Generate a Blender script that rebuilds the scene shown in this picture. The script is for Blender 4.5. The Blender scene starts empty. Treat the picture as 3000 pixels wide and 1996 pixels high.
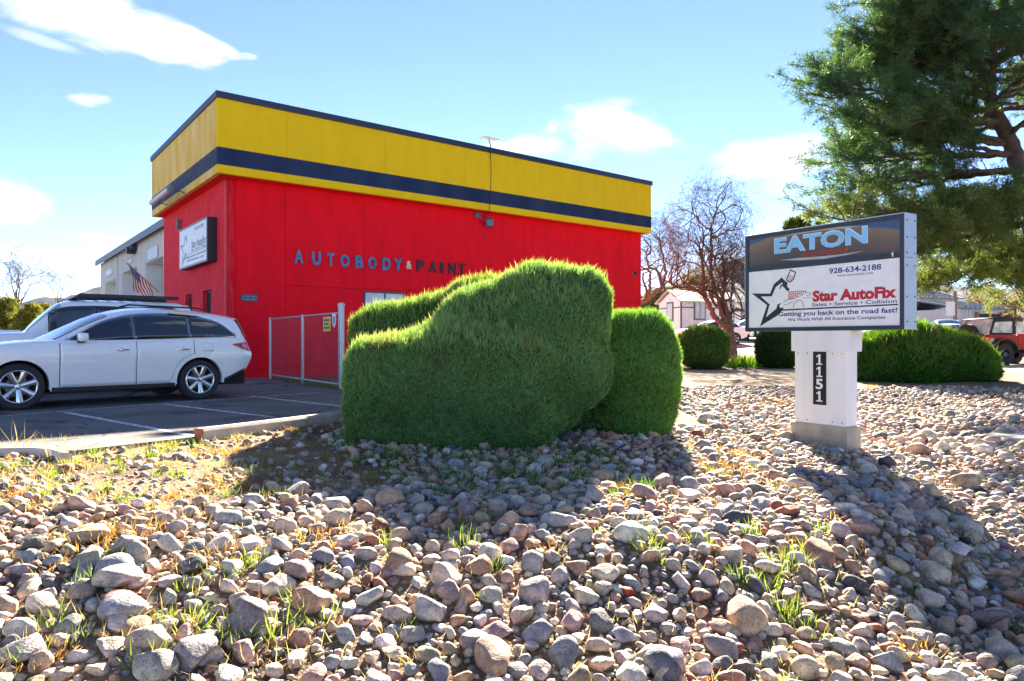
import bpy, bmesh, math, random
import numpy as np
from mathutils import Vector, Matrix
R_ = math.radians
random.seed(7); rng = np.random.default_rng(7)
sc = bpy.context.scene
col = sc.collection

# ---------------------------------------------------------------- camera, world, sun, exposure
HC, FP = 1.13, 2047.0                      # camera height above the parking lot, focal length in photo pixels
cam_d = bpy.data.cameras.new('camera'); cam = bpy.data.objects.new('camera', cam_d); col.objects.link(cam)
cam.location = (0, 0, HC); cam.rotation_euler = (R_(90), 0, 0)
cam_d.sensor_width = 36; cam_d.lens = 36*FP/3000; cam_d.clip_end = 20000
sc.camera = cam
SUN_AZ, SUN_EL = 10.5, 26.0                # degrees right of the view direction, above the horizon
HAZE = 1.6e-5                              # density of the air between the camera and the hills
EXPOSURE = 3.55; SUN_STRENGTH = 3.6; SKY_STRENGTH = 0.05
sun_d = bpy.data.lights.new('sun', 'SUN'); sun = bpy.data.objects.new('sun', sun_d); col.objects.link(sun)
sun_d.energy = SUN_STRENGTH; sun_d.angle = R_(0.55); sun_d.color = (1, .89, .74)
sdir = Vector((math.sin(R_(SUN_AZ))*math.cos(R_(SUN_EL)), math.cos(R_(SUN_AZ))*math.cos(R_(SUN_EL)), math.sin(R_(SUN_EL))))
sun.rotation_euler = sdir.to_track_quat('Z', 'Y').to_euler()
sun.location = (10, 40, 40)
sc.view_settings.view_transform = 'Standard'; sc.view_settings.look = 'None'
sc.view_settings.gamma = 1; sc.view_settings.use_curve_mapping = False
sc.view_settings.exposure = EXPOSURE
sc.cycles.max_bounces = 8; sc.cycles.diffuse_bounces = 4; sc.cycles.glossy_bounces = 3; sc.cycles.transmission_bounces = 4; sc.cycles.volume_bounces = 0

def make_world():
    w = bpy.data.worlds.new('World'); sc.world = w; w.use_nodes = True
    nt = w.node_tree; nt.nodes.clear(); N = nt.nodes.new; L = nt.links.new
    out = N('ShaderNodeOutputWorld'); bg = N('ShaderNodeBackground'); L(bg.outputs[0], out.inputs[0])
    sky = N('ShaderNodeTexSky'); sky.sky_type = 'NISHITA'; sky.sun_disc = False
    sky.sun_elevation = R_(SUN_EL); sky.sun_rotation = R_(SUN_AZ)
    sky.air_density = .6; sky.dust_density = 0.0; sky.ozone_density = 6.0; sky.altitude = 1000
    bg.inputs[1].default_value = SKY_STRENGTH
    tc = N('ShaderNodeTexCoord')
    nz = N('ShaderNodeTexNoise'); nz.inputs['Scale'].default_value = 8; nz.inputs['Detail'].default_value = 9; nz.inputs['Roughness'].default_value = .6; nz.inputs['Distortion'].default_value = .5
    mp = N('ShaderNodeMapping'); mp.inputs['Scale'].default_value = (1, 1, 2.2); L(tc.outputs['Generated'], mp.inputs[0]); L(mp.outputs[0], nz.inputs['Vector'])
    nsub = N('ShaderNodeMath'); nsub.operation = 'MULTIPLY_ADD'; nsub.inputs[1].default_value = 4.2; nsub.inputs[2].default_value = -2.15
    L(nz.outputs['Fac'], nsub.inputs[0])
    def M(op, a, b=None, c=None, clamp=False):
        n = N('ShaderNodeMath'); n.operation = op; n.use_clamp = clamp
        for i, v in enumerate((a, b, c)):
            if v is None: continue
            if isinstance(v, (int, float)): n.inputs[i].default_value = v
            else: L(v, n.inputs[i])
        return n.outputs[0]
    def VD(v, vec):
        n = N('ShaderNodeVectorMath'); n.operation = 'DOT_PRODUCT'; L(v, n.inputs[0]); n.inputs[1].default_value = vec; return n.outputs['Value']
    # clouds given by azimuth / elevation of their centre, half sizes and tilt (degrees), density
    total = None
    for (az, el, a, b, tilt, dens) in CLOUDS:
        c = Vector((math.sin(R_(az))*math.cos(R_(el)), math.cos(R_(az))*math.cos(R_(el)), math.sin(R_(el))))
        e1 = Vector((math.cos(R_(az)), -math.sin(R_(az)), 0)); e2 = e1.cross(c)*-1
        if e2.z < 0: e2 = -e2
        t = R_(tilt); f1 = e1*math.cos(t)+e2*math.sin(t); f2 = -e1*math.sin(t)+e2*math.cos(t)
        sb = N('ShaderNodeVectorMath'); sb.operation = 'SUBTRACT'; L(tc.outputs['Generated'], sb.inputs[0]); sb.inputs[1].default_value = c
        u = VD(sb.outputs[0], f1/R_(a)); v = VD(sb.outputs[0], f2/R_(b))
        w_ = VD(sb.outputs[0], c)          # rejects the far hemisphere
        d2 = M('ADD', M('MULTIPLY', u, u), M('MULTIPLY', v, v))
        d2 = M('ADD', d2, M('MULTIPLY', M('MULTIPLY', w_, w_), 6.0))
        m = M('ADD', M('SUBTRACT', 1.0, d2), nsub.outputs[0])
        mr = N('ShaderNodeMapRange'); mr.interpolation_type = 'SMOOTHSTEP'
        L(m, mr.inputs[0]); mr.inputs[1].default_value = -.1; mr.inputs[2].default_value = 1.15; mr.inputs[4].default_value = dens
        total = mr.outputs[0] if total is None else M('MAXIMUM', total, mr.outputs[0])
    hs = N('ShaderNodeHueSaturation'); hs.inputs['Saturation'].default_value = 1.0; tint = N('ShaderNodeMix'); tint.data_type = 'RGBA'; tint.blend_type = 'MULTIPLY'; tint.inputs[0].default_value = 1; tint.inputs[7].default_value = (.90, .69, .60, 1); L(sky.outputs[0], tint.inputs[6]); L(tint.outputs[2], hs.inputs['Color'])
    mix = N('ShaderNodeMix'); mix.data_type = 'RGBA'; L(total, mix.inputs[0]); L(hs.outputs[0], mix.inputs[6])
    mix.inputs[7].default_value = CLOUD_COL
    L(mix.outputs[2], bg.inputs[0])
def azel(dx, dy):                          # a direction in the photo (2357 px wide preview) as azimuth and elevation
    x, y = dx*3000/2357-1500, 998-dy*3000/2357
    return math.degrees(math.atan2(x, FP)), math.degrees(math.atan2(y, math.hypot(x, FP)))
CLOUD_COL = (2.45, 2.45, 2.5, 1)
CLOUDS = []
for (dx, dy, a, b, tilt, dens) in ((110, -30, 6.5, 2.6, -12, 1), (230, 30, 5.5, 2.2, -14, 1), (350, 65, 5, 1.5, -20, .95), (450, 85, 3.2, .6, -18, .8), (340, 118, 3.0, .62, -4, .9),
        (95, 92, 2.2, .4, -8, .4), (205, 232, 1.3, .6, 8, .9), (25, 458, 2.4, 1.6, -10, .8), (225, 548, 1.6, .35, 0, .6), (570, 130, .7, .25, 0, .4), (25, 585, 2.2, .7, 0, .6),
        (1375, 305, 5.4, 2.4, 3, 1), (1270, 345, 5.6, 1.5, -3, .95), (1465, 322, 3.6, 1.7, -8, 1), (1385, 265, 2.0, 1.0, 0, .9), (1800, 370, 4.4, 2.1, 0, .9), (1805, 425, 2.4, 1.1, 0, .75),
        (2050, 380, 2.6, 1.0, 0, .7), (130, 640, 5, .8, 0, .45), (1650, 600, 9, 1.6, 0, .5)):
    CLOUDS.append((*azel(dx, dy), a, b, tilt, dens))
for (az, el, a, b) in ((-70, 24, 8, 3), (-105, 30, 9, 3), (-150, 20, 8, 2.5), (160, 32, 9, 3), (115, 22, 8, 3), (72, 30, 7, 2.5), (-60, 48, 9, 4), (-125, 50, 9, 4), (175, 55, 10, 4.5), (95, 46, 9, 4), (-85, 14, 9, 2.5), (-170, 12, 9, 2.5), (135, 10, 9, 2.5), (0, 60, 8, 4)):  # clouds out of view, most of them added to brighten the shade
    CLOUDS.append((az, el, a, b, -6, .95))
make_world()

# ---------------------------------------------------------------- helpers
OFF = {}
def link(o, parent=None):
    col.objects.link(o)
    if parent is not None: o.parent = parent
    return o
def tag(o, label=None, cat=None, group=None, kind=None):
    if label: o['label'] = label
    if cat: o['category'] = cat
    if group: o['group'] = group
    if kind: o['kind'] = kind
    return o
def thing(name, label, cat, loc=(0, 0, 0), rz=0.0, group=None):
    o = bpy.data.objects.new(name, None); o.empty_display_size = .2
    o.location = loc; o.rotation_euler = (0, 0, rz); link(o); OFF[o.name] = Vector(loc) if rz == 0 else Vector((0, 0, 0))
    return tag(o, label, cat, group)
class MB:
    """collects shapes of ONE mesh object"""
    def __init__(s): s.v = []; s.f = []
    def add(s, vs, fs):
        b = len(s.v); s.v += [tuple(p) for p in vs]; s.f += [tuple(i+b for i in q) for q in fs]; return s
    def obox(s, c, ax, ay, az):            # oriented box: centre and three half-axis vectors
        c, ax, ay, az = map(Vector, (c, ax, ay, az))
        vs = [c+ax*i+ay*j+az*k for k in (-1, 1) for j in (-1, 1) for i in (-1, 1)]
        return s.add(vs, [(0, 2, 3, 1), (4, 5, 7, 6), (0, 1, 5, 4), (2, 6, 7, 3), (0, 4, 6, 2), (1, 3, 7, 5)])
    def box(s, x0, x1, y0, y1, z0, z1):
        return s.obox(((x0+x1)/2, (y0+y1)/2, (z0+z1)/2), ((x1-x0)/2, 0, 0), (0, (y1-y0)/2, 0), (0, 0, (z1-z0)/2))
    def tube(s, pts, rad, n=8, cap=True):
        pts = [Vector(p) for p in pts]; m = len(pts)
        if not hasattr(rad, '__len__'): rad = [rad]*m
        vs = []; prev = None
        for i, p in enumerate(pts):
            t = (pts[min(i+1, m-1)]-pts[max(i-1, 0)]).normalized()
            if prev is None:
                a = Vector((0, 0, 1)) if abs(t.z) < .9 else Vector((1, 0, 0)); e = t.cross(a).normalized()
            else: e = (prev-t*prev.dot(t)).normalized()
            prev = e; g = t.cross(e)
            vs += [p+(e*math.cos(2*math.pi*k/n)+g*math.sin(2*math.pi*k/n))*rad[i] for k in range(n)]
        fs = [(i*n+k, i*n+(k+1) % n, (i+1)*n+(k+1) % n, (i+1)*n+k) for i in range(m-1) for k in range(n)]
        if cap: fs += [tuple(range(n))[::-1], tuple((m-1)*n+k for k in range(n))]
        return s.add(vs, fs)
    def lathe(s, prof, c, axis, n=32):     # profile of (radius, offset along axis)
        axis = Vector(axis).normalized(); a = Vector((0, 0, 1)) if abs(axis.z) < .9 else Vector((1, 0, 0))
        e = axis.cross(a).normalized(); g = axis.cross(e); c = Vector(c); m = len(prof)
        vs = [c+axis*o+(e*math.cos(2*math.pi*k/n)+g*math.sin(2*math.pi*k/n))*r for r, o in prof for k in range(n)]
        return s.add(vs, [(i*n+k, i*n+(k+1) % n, (i+1)*n+(k+1) % n, (i+1)*n+k) for i in range(m-1) for k in range(n)])
    def prism(s, poly, o, ex, ey, ez, t0=0.0, t1=.01):   # polygon in (ex, ey) extruded along ez from t0 to t1
        o, ex, ey, ez = map(Vector, (o, ex, ey, ez)); n = len(poly)
        vs = [o+ex*a+ey*b+ez*t for t in (t0, t1) for a, b in poly]
        return s.add(vs, [tuple(range(n))[::-1], tuple(range(n, 2*n))]+[(i, (i+1) % n, n+(i+1) % n, n+i) for i in range(n)])
    def build(s, name, m, parent=None, smooth=False, bevel=0.0, local=False):
        me = bpy.data.meshes.new(name)
        off = Vector((0, 0, 0)) if (parent is None or local) else OFF.get(parent.name, Vector((0, 0, 0)))
        me.from_pydata([(p[0]-off.x, p[1]-off.y, p[2]-off.z) for p in s.v], [], s.f)
        bm = bmesh.new(); bm.from_mesh(me); bmesh.ops.recalc_face_normals(bm, faces=bm.faces)
        if bevel:
            bmesh.ops.bevel(bm, geom=[e for e in bm.edges if e.calc_face_angle(0) > .5], offset=bevel, segments=2, affect='EDGES', profile=.6)
        for f in bm.faces: f.smooth = bool(smooth)
        if smooth and smooth is not True:
            for e in bm.edges:
                if e.is_manifold and e.calc_face_angle(0) > R_(smooth): e.smooth = False
        bm.to_mesh(me); bm.free()
        me.materials.append(m)
        o = bpy.data.objects.new(name, me); link(o, parent); OFF[o.name] = off
        return o
def npmesh(name, V, F, m, parent=None, C=None, smooth=False):
    V = np.asarray(V, np.float32); F = np.asarray(F, np.int32)
    if parent is not None: V = V-np.array(OFF.get(parent.name, Vector((0, 0, 0))), np.float32)
    me = bpy.data.meshes.new(name); k = F.shape[1]
    me.vertices.add(len(V)); me.vertices.foreach_set('co', V.ravel())
    me.loops.add(F.size); me.loops.foreach_set('vertex_index', F.ravel())
    me.polygons.add(len(F)); me.polygons.foreach_set('loop_start', np.arange(0, F.size, k, dtype=np.int32))
    if smooth: me.polygons.foreach_set('use_smooth', np.ones(len(F), bool))
    if C is not None:
        at = me.color_attributes.new('Col', 'FLOAT_COLOR', 'POINT')
        C4 = np.ones((len(V), 4), np.float32); C4[:, :3] = C; at.data.foreach_set('color', C4.ravel())
    me.update(calc_edges=True); me.materials.append(m)
    o = bpy.data.objects.new(name, me); link(o, parent)
    if parent is not None: OFF[o.name] = OFF.get(parent.name, Vector((0, 0, 0)))
    return o
def ray(x, y): return Vector(((x-1500)/FP, 1.0, (998-y)/FP))       # photo pixel -> direction
def at(x, y, d): r = ray(x, y)*d; return Vector((r.x, r.y, r.z+HC))
def onplane(x, y, p, n):
    r = ray(x, y); o = Vector((0, 0, HC)); t = (Vector(p)-o).dot(n)/r.dot(n); return o+r*t
def onz(x, y, z=0.0): return at(x, y, (HC-z)*FP/(y-998))
def D(x, y): return x*3000/2357, y*3000/2357
ZU = Vector((0, 0, 1))

# ---------------------------------------------------------------- materials
MATS = {}
def new_mat(name):
    m = bpy.data.materials.new(name); m.use_nodes = True; nt = m.node_tree
    return m, nt, nt.nodes['Principled BSDF']
def setc(n, key, v): n.inputs[key].default_value = v
def pmat(name, c, rough=.6, metal=0, var=.10, scale=6, bump=0, bscale=60, spec=.5, coat=0, c2=None, detail=6, stretch=(1, 1, 1)):
    if name in MATS: return MATS[name]
    m, nt, b = new_mat(name); N = nt.nodes.new; L = nt.links.new
    tc = N('ShaderNodeTexCoord'); mp = N('ShaderNodeMapping'); mp.inputs['Scale'].default_value = stretch; L(tc.outputs['Object'], mp.inputs[0])
    nz = N('ShaderNodeTexNoise'); nz.inputs['Scale'].default_value = scale; nz.inputs['Detail'].default_value = detail; L(mp.outputs[0], nz.inputs['Vector'])
    cr = N('ShaderNodeValToRGB'); cr.color_ramp.elements[0].position = .3; cr.color_ramp.elements[1].position = .7
    cr.color_ramp.elements[0].color = (*[x*(1-var) for x in c], 1); cr.color_ramp.elements[1].color = (*(c2 if c2 else [min(1, x*(1+var)) for x in c]), 1)
    L(nz.outputs['Fac'], cr.inputs[0]); L(cr.outputs[0], b.inputs['Base Color'])
    setc(b, 'Roughness', rough); setc(b, 'Metallic', metal); setc(b, 'Specular IOR Level', spec)
    if coat: setc(b, 'Coat Weight', coat); setc(b, 'Coat Roughness', .04)
    if bump:
        n2 = N('ShaderNodeTexNoise'); n2.inputs['Scale'].default_value = bscale; n2.inputs['Detail'].default_value = 4; L(mp.outputs[0], n2.inputs['Vector'])
        bp = N('ShaderNodeBump'); bp.inputs['Strength'].default_value = bump; bp.inputs['Distance'].default_value = .02
        L(n2.outputs['Fac'], bp.inputs['Height']); L(bp.outputs[0], b.inputs['Normal'])
    MATS[name] = m; return m
def leafmat(name, trans=.35, rough=.6):                # colour from the mesh attribute
    if name in MATS: return MATS[name]
    m, nt, b = new_mat(name); N = nt.nodes.new; L = nt.links.new
    a = N('ShaderNodeAttribute'); a.attribute_name = 'Col'; L(a.outputs['Color'], b.inputs['Base Color']); setc(b, 'Roughness', rough); setc(b, 'Specular IOR Level', .12)
    tr = N('ShaderNodeBsdfTranslucent'); g = N('ShaderNodeMix'); g.data_type = 'RGBA'; g.blend_type = 'MULTIPLY'; g.inputs[0].default_value = 1
    L(a.outputs['Color'], g.inputs[6]); g.inputs[7].default_value = (1.6, 1.55, .7, 1); L(g.outputs[2], tr.inputs[0])
    mx = N('ShaderNodeMixShader'); mx.inputs[0].default_value = trans; L(b.outputs[0], mx.inputs[1]); L(tr.outputs[0], mx.inputs[2])
    L(mx.outputs[0], nt.nodes['Material Output'].inputs[0]); MATS[name] = m; return m
def rockmat(name, src):
    m, nt, b = new_mat(name); N = nt.nodes.new; L = nt.links.new
    if src == 'obj':
        a = N('ShaderNodeObjectInfo'); base = a.outputs['Color']
    else:
        a = N('ShaderNodeAttribute'); a.attribute_name = 'Col'; base = a.outputs['Color']
    g = N('ShaderNodeNewGeometry')
    n1 = N('ShaderNodeTexNoise'); n1.inputs['Scale'].default_value = 11; n1.inputs['Detail'].default_value = 8; n1.inputs['Roughness'].default_value = .62; L(g.outputs['Position'], n1.inputs['Vector'])
    r1 = N('ShaderNodeValToRGB'); r1.color_ramp.elements[0].position = .34; r1.color_ramp.elements[0].color = (.52, .5, .5, 1); r1.color_ramp.elements[1].position = .66; r1.color_ramp.elements[1].color = (1.22, 1.18, 1.12, 1)
    L(n1.outputs['Fac'], r1.inputs[0])
    mu = N('ShaderNodeMix'); mu.data_type = 'RGBA'; mu.blend_type = 'MULTIPLY'; mu.inputs[0].default_value = 1; L(base, mu.inputs[6]); L(r1.outputs[0], mu.inputs[7])
    n2 = N('ShaderNodeTexNoise'); n2.inputs['Scale'].default_value = 90; n2.inputs['Detail'].default_value = 3; L(g.outputs['Position'], n2.inputs['Vector'])
    r2 = N('ShaderNodeValToRGB'); r2.color_ramp.elements[0].position = .36; r2.color_ramp.elements[0].color = (.55, .55, .55, 1); r2.color_ramp.elements[1].position = .5; r2.color_ramp.elements[1].color = (1, 1, 1, 1); L(n2.outputs['Fac'], r2.inputs[0])
    m2 = N('ShaderNodeMix'); m2.data_type = 'RGBA'; m2.blend_type = 'MULTIPLY'; m2.inputs[0].default_value = .8; L(mu.outputs[2], m2.inputs[6]); L(r2.outputs[0], m2.inputs[7])
    # rusty and pale mineral patches
    n3 = N('ShaderNodeTexNoise'); n3.inputs['Scale'].default_value = 4.5; n3.inputs['Detail'].default_value = 7; L(g.outputs['Position'], n3.inputs['Vector'])
    r3 = N('ShaderNodeValToRGB'); r3.color_ramp.elements[0].position = .60; r3.color_ramp.elements[0].color = (0, 0, 0, 1); r3.color_ramp.elements[1].position = .70; r3.color_ramp.elements[1].color = (.5, .5, .5, 1); L(n3.outputs['Fac'], r3.inputs[0])
    m3 = N('ShaderNodeMix'); m3.data_type = 'RGBA'; L(r3.outputs[0], m3.inputs[0]); L(m2.outputs[2], m3.inputs[6]); m3.inputs[7].default_value = (.42, .27, .17, 1)
    L(m3.outputs[2], b.inputs['Base Color']); setc(b, 'Roughness', .82); setc(b, 'Specular IOR Level', .3)
    ad = N('ShaderNodeMath'); ad.operation = 'MULTIPLY_ADD'; L(n1.outputs['Fac'], ad.inputs[0]); ad.inputs[1].default_value = 2.5; L(n2.outputs['Fac'], ad.inputs[2])
    bp = N('ShaderNodeBump'); bp.inputs['Strength'].default_value = .55; bp.inputs['Distance'].default_value = .012; L(ad.outputs[0], bp.inputs['Height']); L(bp.outputs[0], b.inputs['Normal'])
    return m

# ---------------------------------------------------------------- terrain
CP = np.array([(-4.7, 6.85, -.012), (-5.5, 6.9, -.012), (-5.0, 6.5, -.03), (-6.5, 6.6, -.02), (-4.0, 7.6, -.015), (-3.5, 8.1, -.02), (-2.4, 9.6, -.02), (-4, 2, -.6), (0, 2, -.66), (4, 2, -.8), (-3, 3.3, -.44), (-1, 3.3, -.48), (1, 3.3, -.55), (3, 3.5, -.68),
    (-4, 5, -.2), (-2.5, 4.9, -.12), (-1, 5.2, -.12), (.3, 5.6, -.14), (1.5, 6.2, -.2), (2.5, 6.4, -.32),
    (-1.5, 6.6, -.28), (0, 6.9, -.3), (1.3, 7.4, -.3), (-4, 6.2, -.13), (-3, 7, -.14), (-4.5, 7.3, -.05), (-3, 8.2, -.08),
    (-6, 9, -.04), (-4, 9.5, -.04), (-3, 11, -.04), (-2, 8.8, -.1), (0, 8.8, -.15), (1.5, 9.5, -.18), (2.4, 10.3, -.22),
    (-1, 11, -.03), (1, 12, -.05), (2.5, 13, -.1), (3, 8, -.38), (4.5, 9.8, -.42), (3.5, 11, -.33), (5, 5, -.75), (4, 4, -.78), (6, 7, -.66), (7, 9, -.58),
    (7.5, 11, -.47), (5, 12.5, -.33), (4, 15, -.15), (8, 14, -.3), (6, 18, -.04), (10, 19, -.04), (3, 18, -.04), (12, 14, -.3), (0, 18, -.03), (0, 25, -.03),
    (10, 25, .02), (-10, 20, -.04), (-10, 10, -.04), (-8, 5.5, -.1), (16, 20, 0), (20, 26, .15), (-20, 30, -.04), (-20, 10, -.04), (8, 2, -1), (14, 8, -.6)])
def sstep(a, b, x): t = np.clip((x-a)/(b-a), 0, 1); return t*t*(3-2*t)
LOT = [(-70, 14), (-14, 5.2), (-5.3, 7.22), (-4.5, 7.18), (-3.7, 8.23), (-2.43, 10.3), (-2.75, 12.2), (-3.9, 15.95), (-7.1, 20.65), (-6, 24), (-20, 45), (-70, 60)]
def inside(poly, x, y):
    r = np.zeros(np.shape(x), bool); n = len(poly)
    for i in range(n):
        (x0, y0), (x1, y1) = poly[i], poly[(i+1) % n]
        if y0 == y1: continue
        r ^= ((y0 > y) != (y1 > y)) & (x < (x1-x0)*(y-y0)/(y1-y0)+x0)
    return r
def hgt(x, y, lot=True):
    x = np.asarray(x, float); y = np.asarray(y, float)
    num = np.zeros(x.shape); den = np.zeros(x.shape)
    for cx, cy, cz in CP:
        s = .85+.055*max(0, cy-4)+.03*max(0, abs(cx)-4)
        d2 = (x-cx)**2+(y-cy)**2
        w = np.exp(-d2/(2*s*s))+1e-5/(1+d2)
        num += w*cz; den += w
    h = num/den
    far = sstep(24, 34, y)
    h = h*(1-far)+far*0.0
    rise = 1.3*sstep(25, 52, y)+.022*np.clip(y-50, 0, 90)
    h = h+rise*sstep(0, 9, x-.12*(y-30))
    h = h+.02*np.sin(x*2.1+y*1.3)*np.sin(y*1.7-x*.6)*sstep(26, 18, y)
    if lot:
        ins = inside(LOT, x, y); h = np.where(ins, -.045, h)
    return h
def H(x, y): return float(hgt(np.array([x]), np.array([y]))[0])
def axis(segs):
    a = []
    for lo, hi, st in segs: a += list(np.arange(lo, hi, st))
    return np.array(a+[segs[-1][1]])
xs = axis([(-4000, -600, 400), (-600, -100, 50), (-100, -20, 5), (-20, -8, .8), (-8, 9, .11), (9, 24, .6), (24, 100, 4), (100, 600, 50), (600, 4000, 400)])
ys = axis([(-300, -20, 40), (-20, 1.5, 2), (1.5, 12.5, .11), (12.5, 22, .3), (22, 60, 1.2), (60, 200, 10), (200, 1000, 80), (1000, 6000, 500)])
X, Y = np.meshgrid(xs, ys); Z = hgt(X, Y)
# small natural unevenness of the soil
Z = Z+np.where(inside(LOT, X, Y), 0, .012*np.sin(9.1*X+3*np.sin(5.3*Y))*np.sin(8.3*Y+2*np.sin(6.1*X))*(Y < 22))
nx, ny = len(xs), len(ys)
I = np.arange(nx*ny).reshape(ny, nx)
Fq = np.stack([I[:-1, :-1], I[:-1, 1:], I[1:, 1:], I[1:, :-1]], -1).reshape(-1, 4)
def ground_mat():
    m, nt, b = new_mat('soil'); N = nt.nodes.new; L = nt.links.new
    g = N('ShaderNodeNewGeometry')
    n1 = N('ShaderNodeTexNoise'); n1.inputs['Scale'].default_value = .9; n1.inputs['Detail'].default_value = 9; n1.inputs['Roughness'].default_value = .6; L(g.outputs['Position'], n1.inputs['Vector'])
    r = N('ShaderNodeValToRGB'); e = r.color_ramp.elements; e[0].position = .33; e[0].color = (.13, .085, .055, 1); e[1].position = .68; e[1].color = (.40, .29, .18, 1)
    x = e.new(.5); x.color = (.26, .18, .11, 1); L(n1.outputs['Fac'], r.inputs[0])
    n2 = N('ShaderNodeTexVoronoi'); n2.inputs['Scale'].default_value = 46; L(g.outputs['Position'], n2.inputs['Vector'])
    r2 = N('ShaderNodeValToRGB'); r2.color_ramp.elements[0].color = (1.25, 1.2, 1.15, 1); r2.color_ramp.elements[1].position = .6; r2.color_ramp.elements[1].color = (.55, .55, .55, 1); L(n2.outputs['Distance'], r2.inputs[0])
    mu = N('ShaderNodeMix'); mu.data_type = 'RGBA'; mu.blend_type = 'MULTIPLY'; mu.inputs[0].default_value = .85; L(r.outputs[0], mu.inputs[6]); L(r2.outputs[0], mu.inputs[7])
    L(mu.outputs[2], b.inputs['Base Color']); setc(b, 'Roughness', .95); setc(b, 'Specular IOR Level', .15)
    n3 = N('ShaderNodeTexNoise'); n3.inputs['Scale'].default_value = 38; n3.inputs['Detail'].default_value = 5; L(g.outputs['Position'], n3.inputs['Vector'])
    bp = N('ShaderNodeBump'); bp.inputs['Strength'].default_value = .8; bp.inputs['Distance'].default_value = .03; L(n3.outputs['Fac'], bp.inputs['Height']); L(bp.outputs[0], b.inputs['Normal'])
    return m
soil = ground_mat()
ground = npmesh('ground', np.stack([X, Y, Z], -1).reshape(-1, 3), Fq, soil, smooth=True)
tag(ground, kind='structure')

# the dirt drive that crosses behind the rock bed, a pale sheet just above the soil
def sheet(name, poly_fn, mat, kind='structure', dz=.006):
    V, F = poly_fn; o = npmesh(name, V, F, mat, smooth=True); tag(o, kind=kind); return o
def strip(center, halfw, dz, n=60, m=10):
    V = []
    for i in range(n+1):
        t = i/n; c = center(t); c2 = center(min(1, t+.01)); c1 = center(max(0, t-.01)); d = (c2-c1).normalized(); q = Vector((-d.y, d.x))
        for j in range(m+1):
            s = (j/m*2-1)*halfw(t, j); p = c+q*s; V.append((p.x, p.y, 0))
    V = np.array(V); V[:, 2] = hgt(V[:, 0], V[:, 1])+dz
    I = np.arange((n+1)*(m+1)).reshape(n+1, m+1)
    return V, np.stack([I[:-1, :-1], I[:-1, 1:], I[1:, 1:], I[1:, :-1]], -1).reshape(-1, 4)
dirt = pmat('drive_dirt', (.46, .36, .25), .95, var=.25, scale=1.4, bump=.5, bscale=18, spec=.1)
sheet('dirt_drive', strip(lambda t: Vector((-2+46*t, 21.5+8.5*t)), lambda t, j: 2.3+.25*math.sin(9*t+j), .012, 70, 12), dirt)
sheet('back_lot', strip(lambda t: Vector((9+46*t, 46+2*t)), lambda t, j: 9, .02, 30, 14), pmat('back_asphalt', (.34, .30, .26), .9, var=.15, scale=.6))

# asphalt lot with its painted lines
asph, nt, b = new_mat('asphalt'); N = nt.nodes.new; L = nt.links.new
g = N('ShaderNodeNewGeometry'); a1 = N('ShaderNodeTexNoise'); a1.inputs['Scale'].default_value = .7; a1.inputs['Detail'].default_value = 8; L(g.outputs['Position'], a1.inputs['Vector'])
a2 = N('ShaderNodeTexNoise'); a2.inputs['Scale'].default_value = 60; a2.inputs['Detail'].default_value = 3; L(g.outputs['Position'], a2.inputs['Vector'])
r1 = N('ShaderNodeValToRGB'); r1.color_ramp.elements[0].position = .3; r1.color_ramp.elements[0].color = (.10, .10, .10, 1); r1.color_ramp.elements[1].position = .7; r1.color_ramp.elements[1].color = (.17, .165, .155, 1); L(a1.outputs['Fac'], r1.inputs[0])
r2 = N('ShaderNodeValToRGB'); r2.color_ramp.elements[0].position = .38; r2.color_ramp.elements[0].color = (.6, .6, .6, 1); r2.color_ramp.elements[1].position = .68; r2.color_ramp.elements[1].color = (1.9, 1.85, 1.8, 1); L(a2.outputs['Fac'], r2.inputs[0])
mu = N('ShaderNodeMix'); mu.data_type = 'RGBA'; mu.blend_type = 'MULTIPLY'; mu.inputs[0].default_value = 1; L(r1.outputs[0], mu.inputs[6]); L(r2.outputs[0], mu.inputs[7]); 
wv = N('ShaderNodeVectorMath'); wv.operation = 'MULTIPLY_ADD'; nw = N('ShaderNodeTexNoise'); nw.inputs['Scale'].default_value = 1.6; nw.inputs['Detail'].default_value = 5; L(g.outputs['Position'], nw.inputs['Vector'])
L(nw.outputs['Color'], wv.inputs[0]); wv.inputs[1].default_value = (1.1, 1.1, 0); L(g.outputs['Position'], wv.inputs[2])
vo = N('ShaderNodeTexVoronoi'); vo.feature = 'DISTANCE_TO_EDGE'; vo.inputs['Scale'].default_value = .42; L(wv.outputs[0], vo.inputs['Vector'])
rc = N('ShaderNodeValToRGB'); rc.color_ramp.elements[0].position = .004; rc.color_ramp.elements[0].color = (.42, .42, .42, 1); rc.color_ramp.elements[1].position = .012; rc.color_ramp.elements[1].color = (1, 1, 1, 1); L(vo.outputs['Distance'], rc.inputs[0])
ns = N('ShaderNodeTexNoise'); ns.inputs['Scale'].default_value = .9; ns.inputs['Detail'].default_value = 3; L(g.outputs['Position'], ns.inputs['Vector'])
rs_ = N('ShaderNodeValToRGB'); rs_.color_ramp.elements[0].position = .30; rs_.color_ramp.elements[0].color = (.6, .6, .6, 1); rs_.color_ramp.elements[1].position = .42; rs_.color_ramp.elements[1].color = (1, 1, 1, 1); L(ns.outputs['Fac'], rs_.inputs[0])
mc = N('ShaderNodeMix'); mc.data_type = 'RGBA'; mc.blend_type = 'MULTIPLY'; mc.inputs[0].default_value = 1; L(mu.outputs[2], mc.inputs[6]); L(rc.outputs[0], mc.inputs[7])
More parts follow.
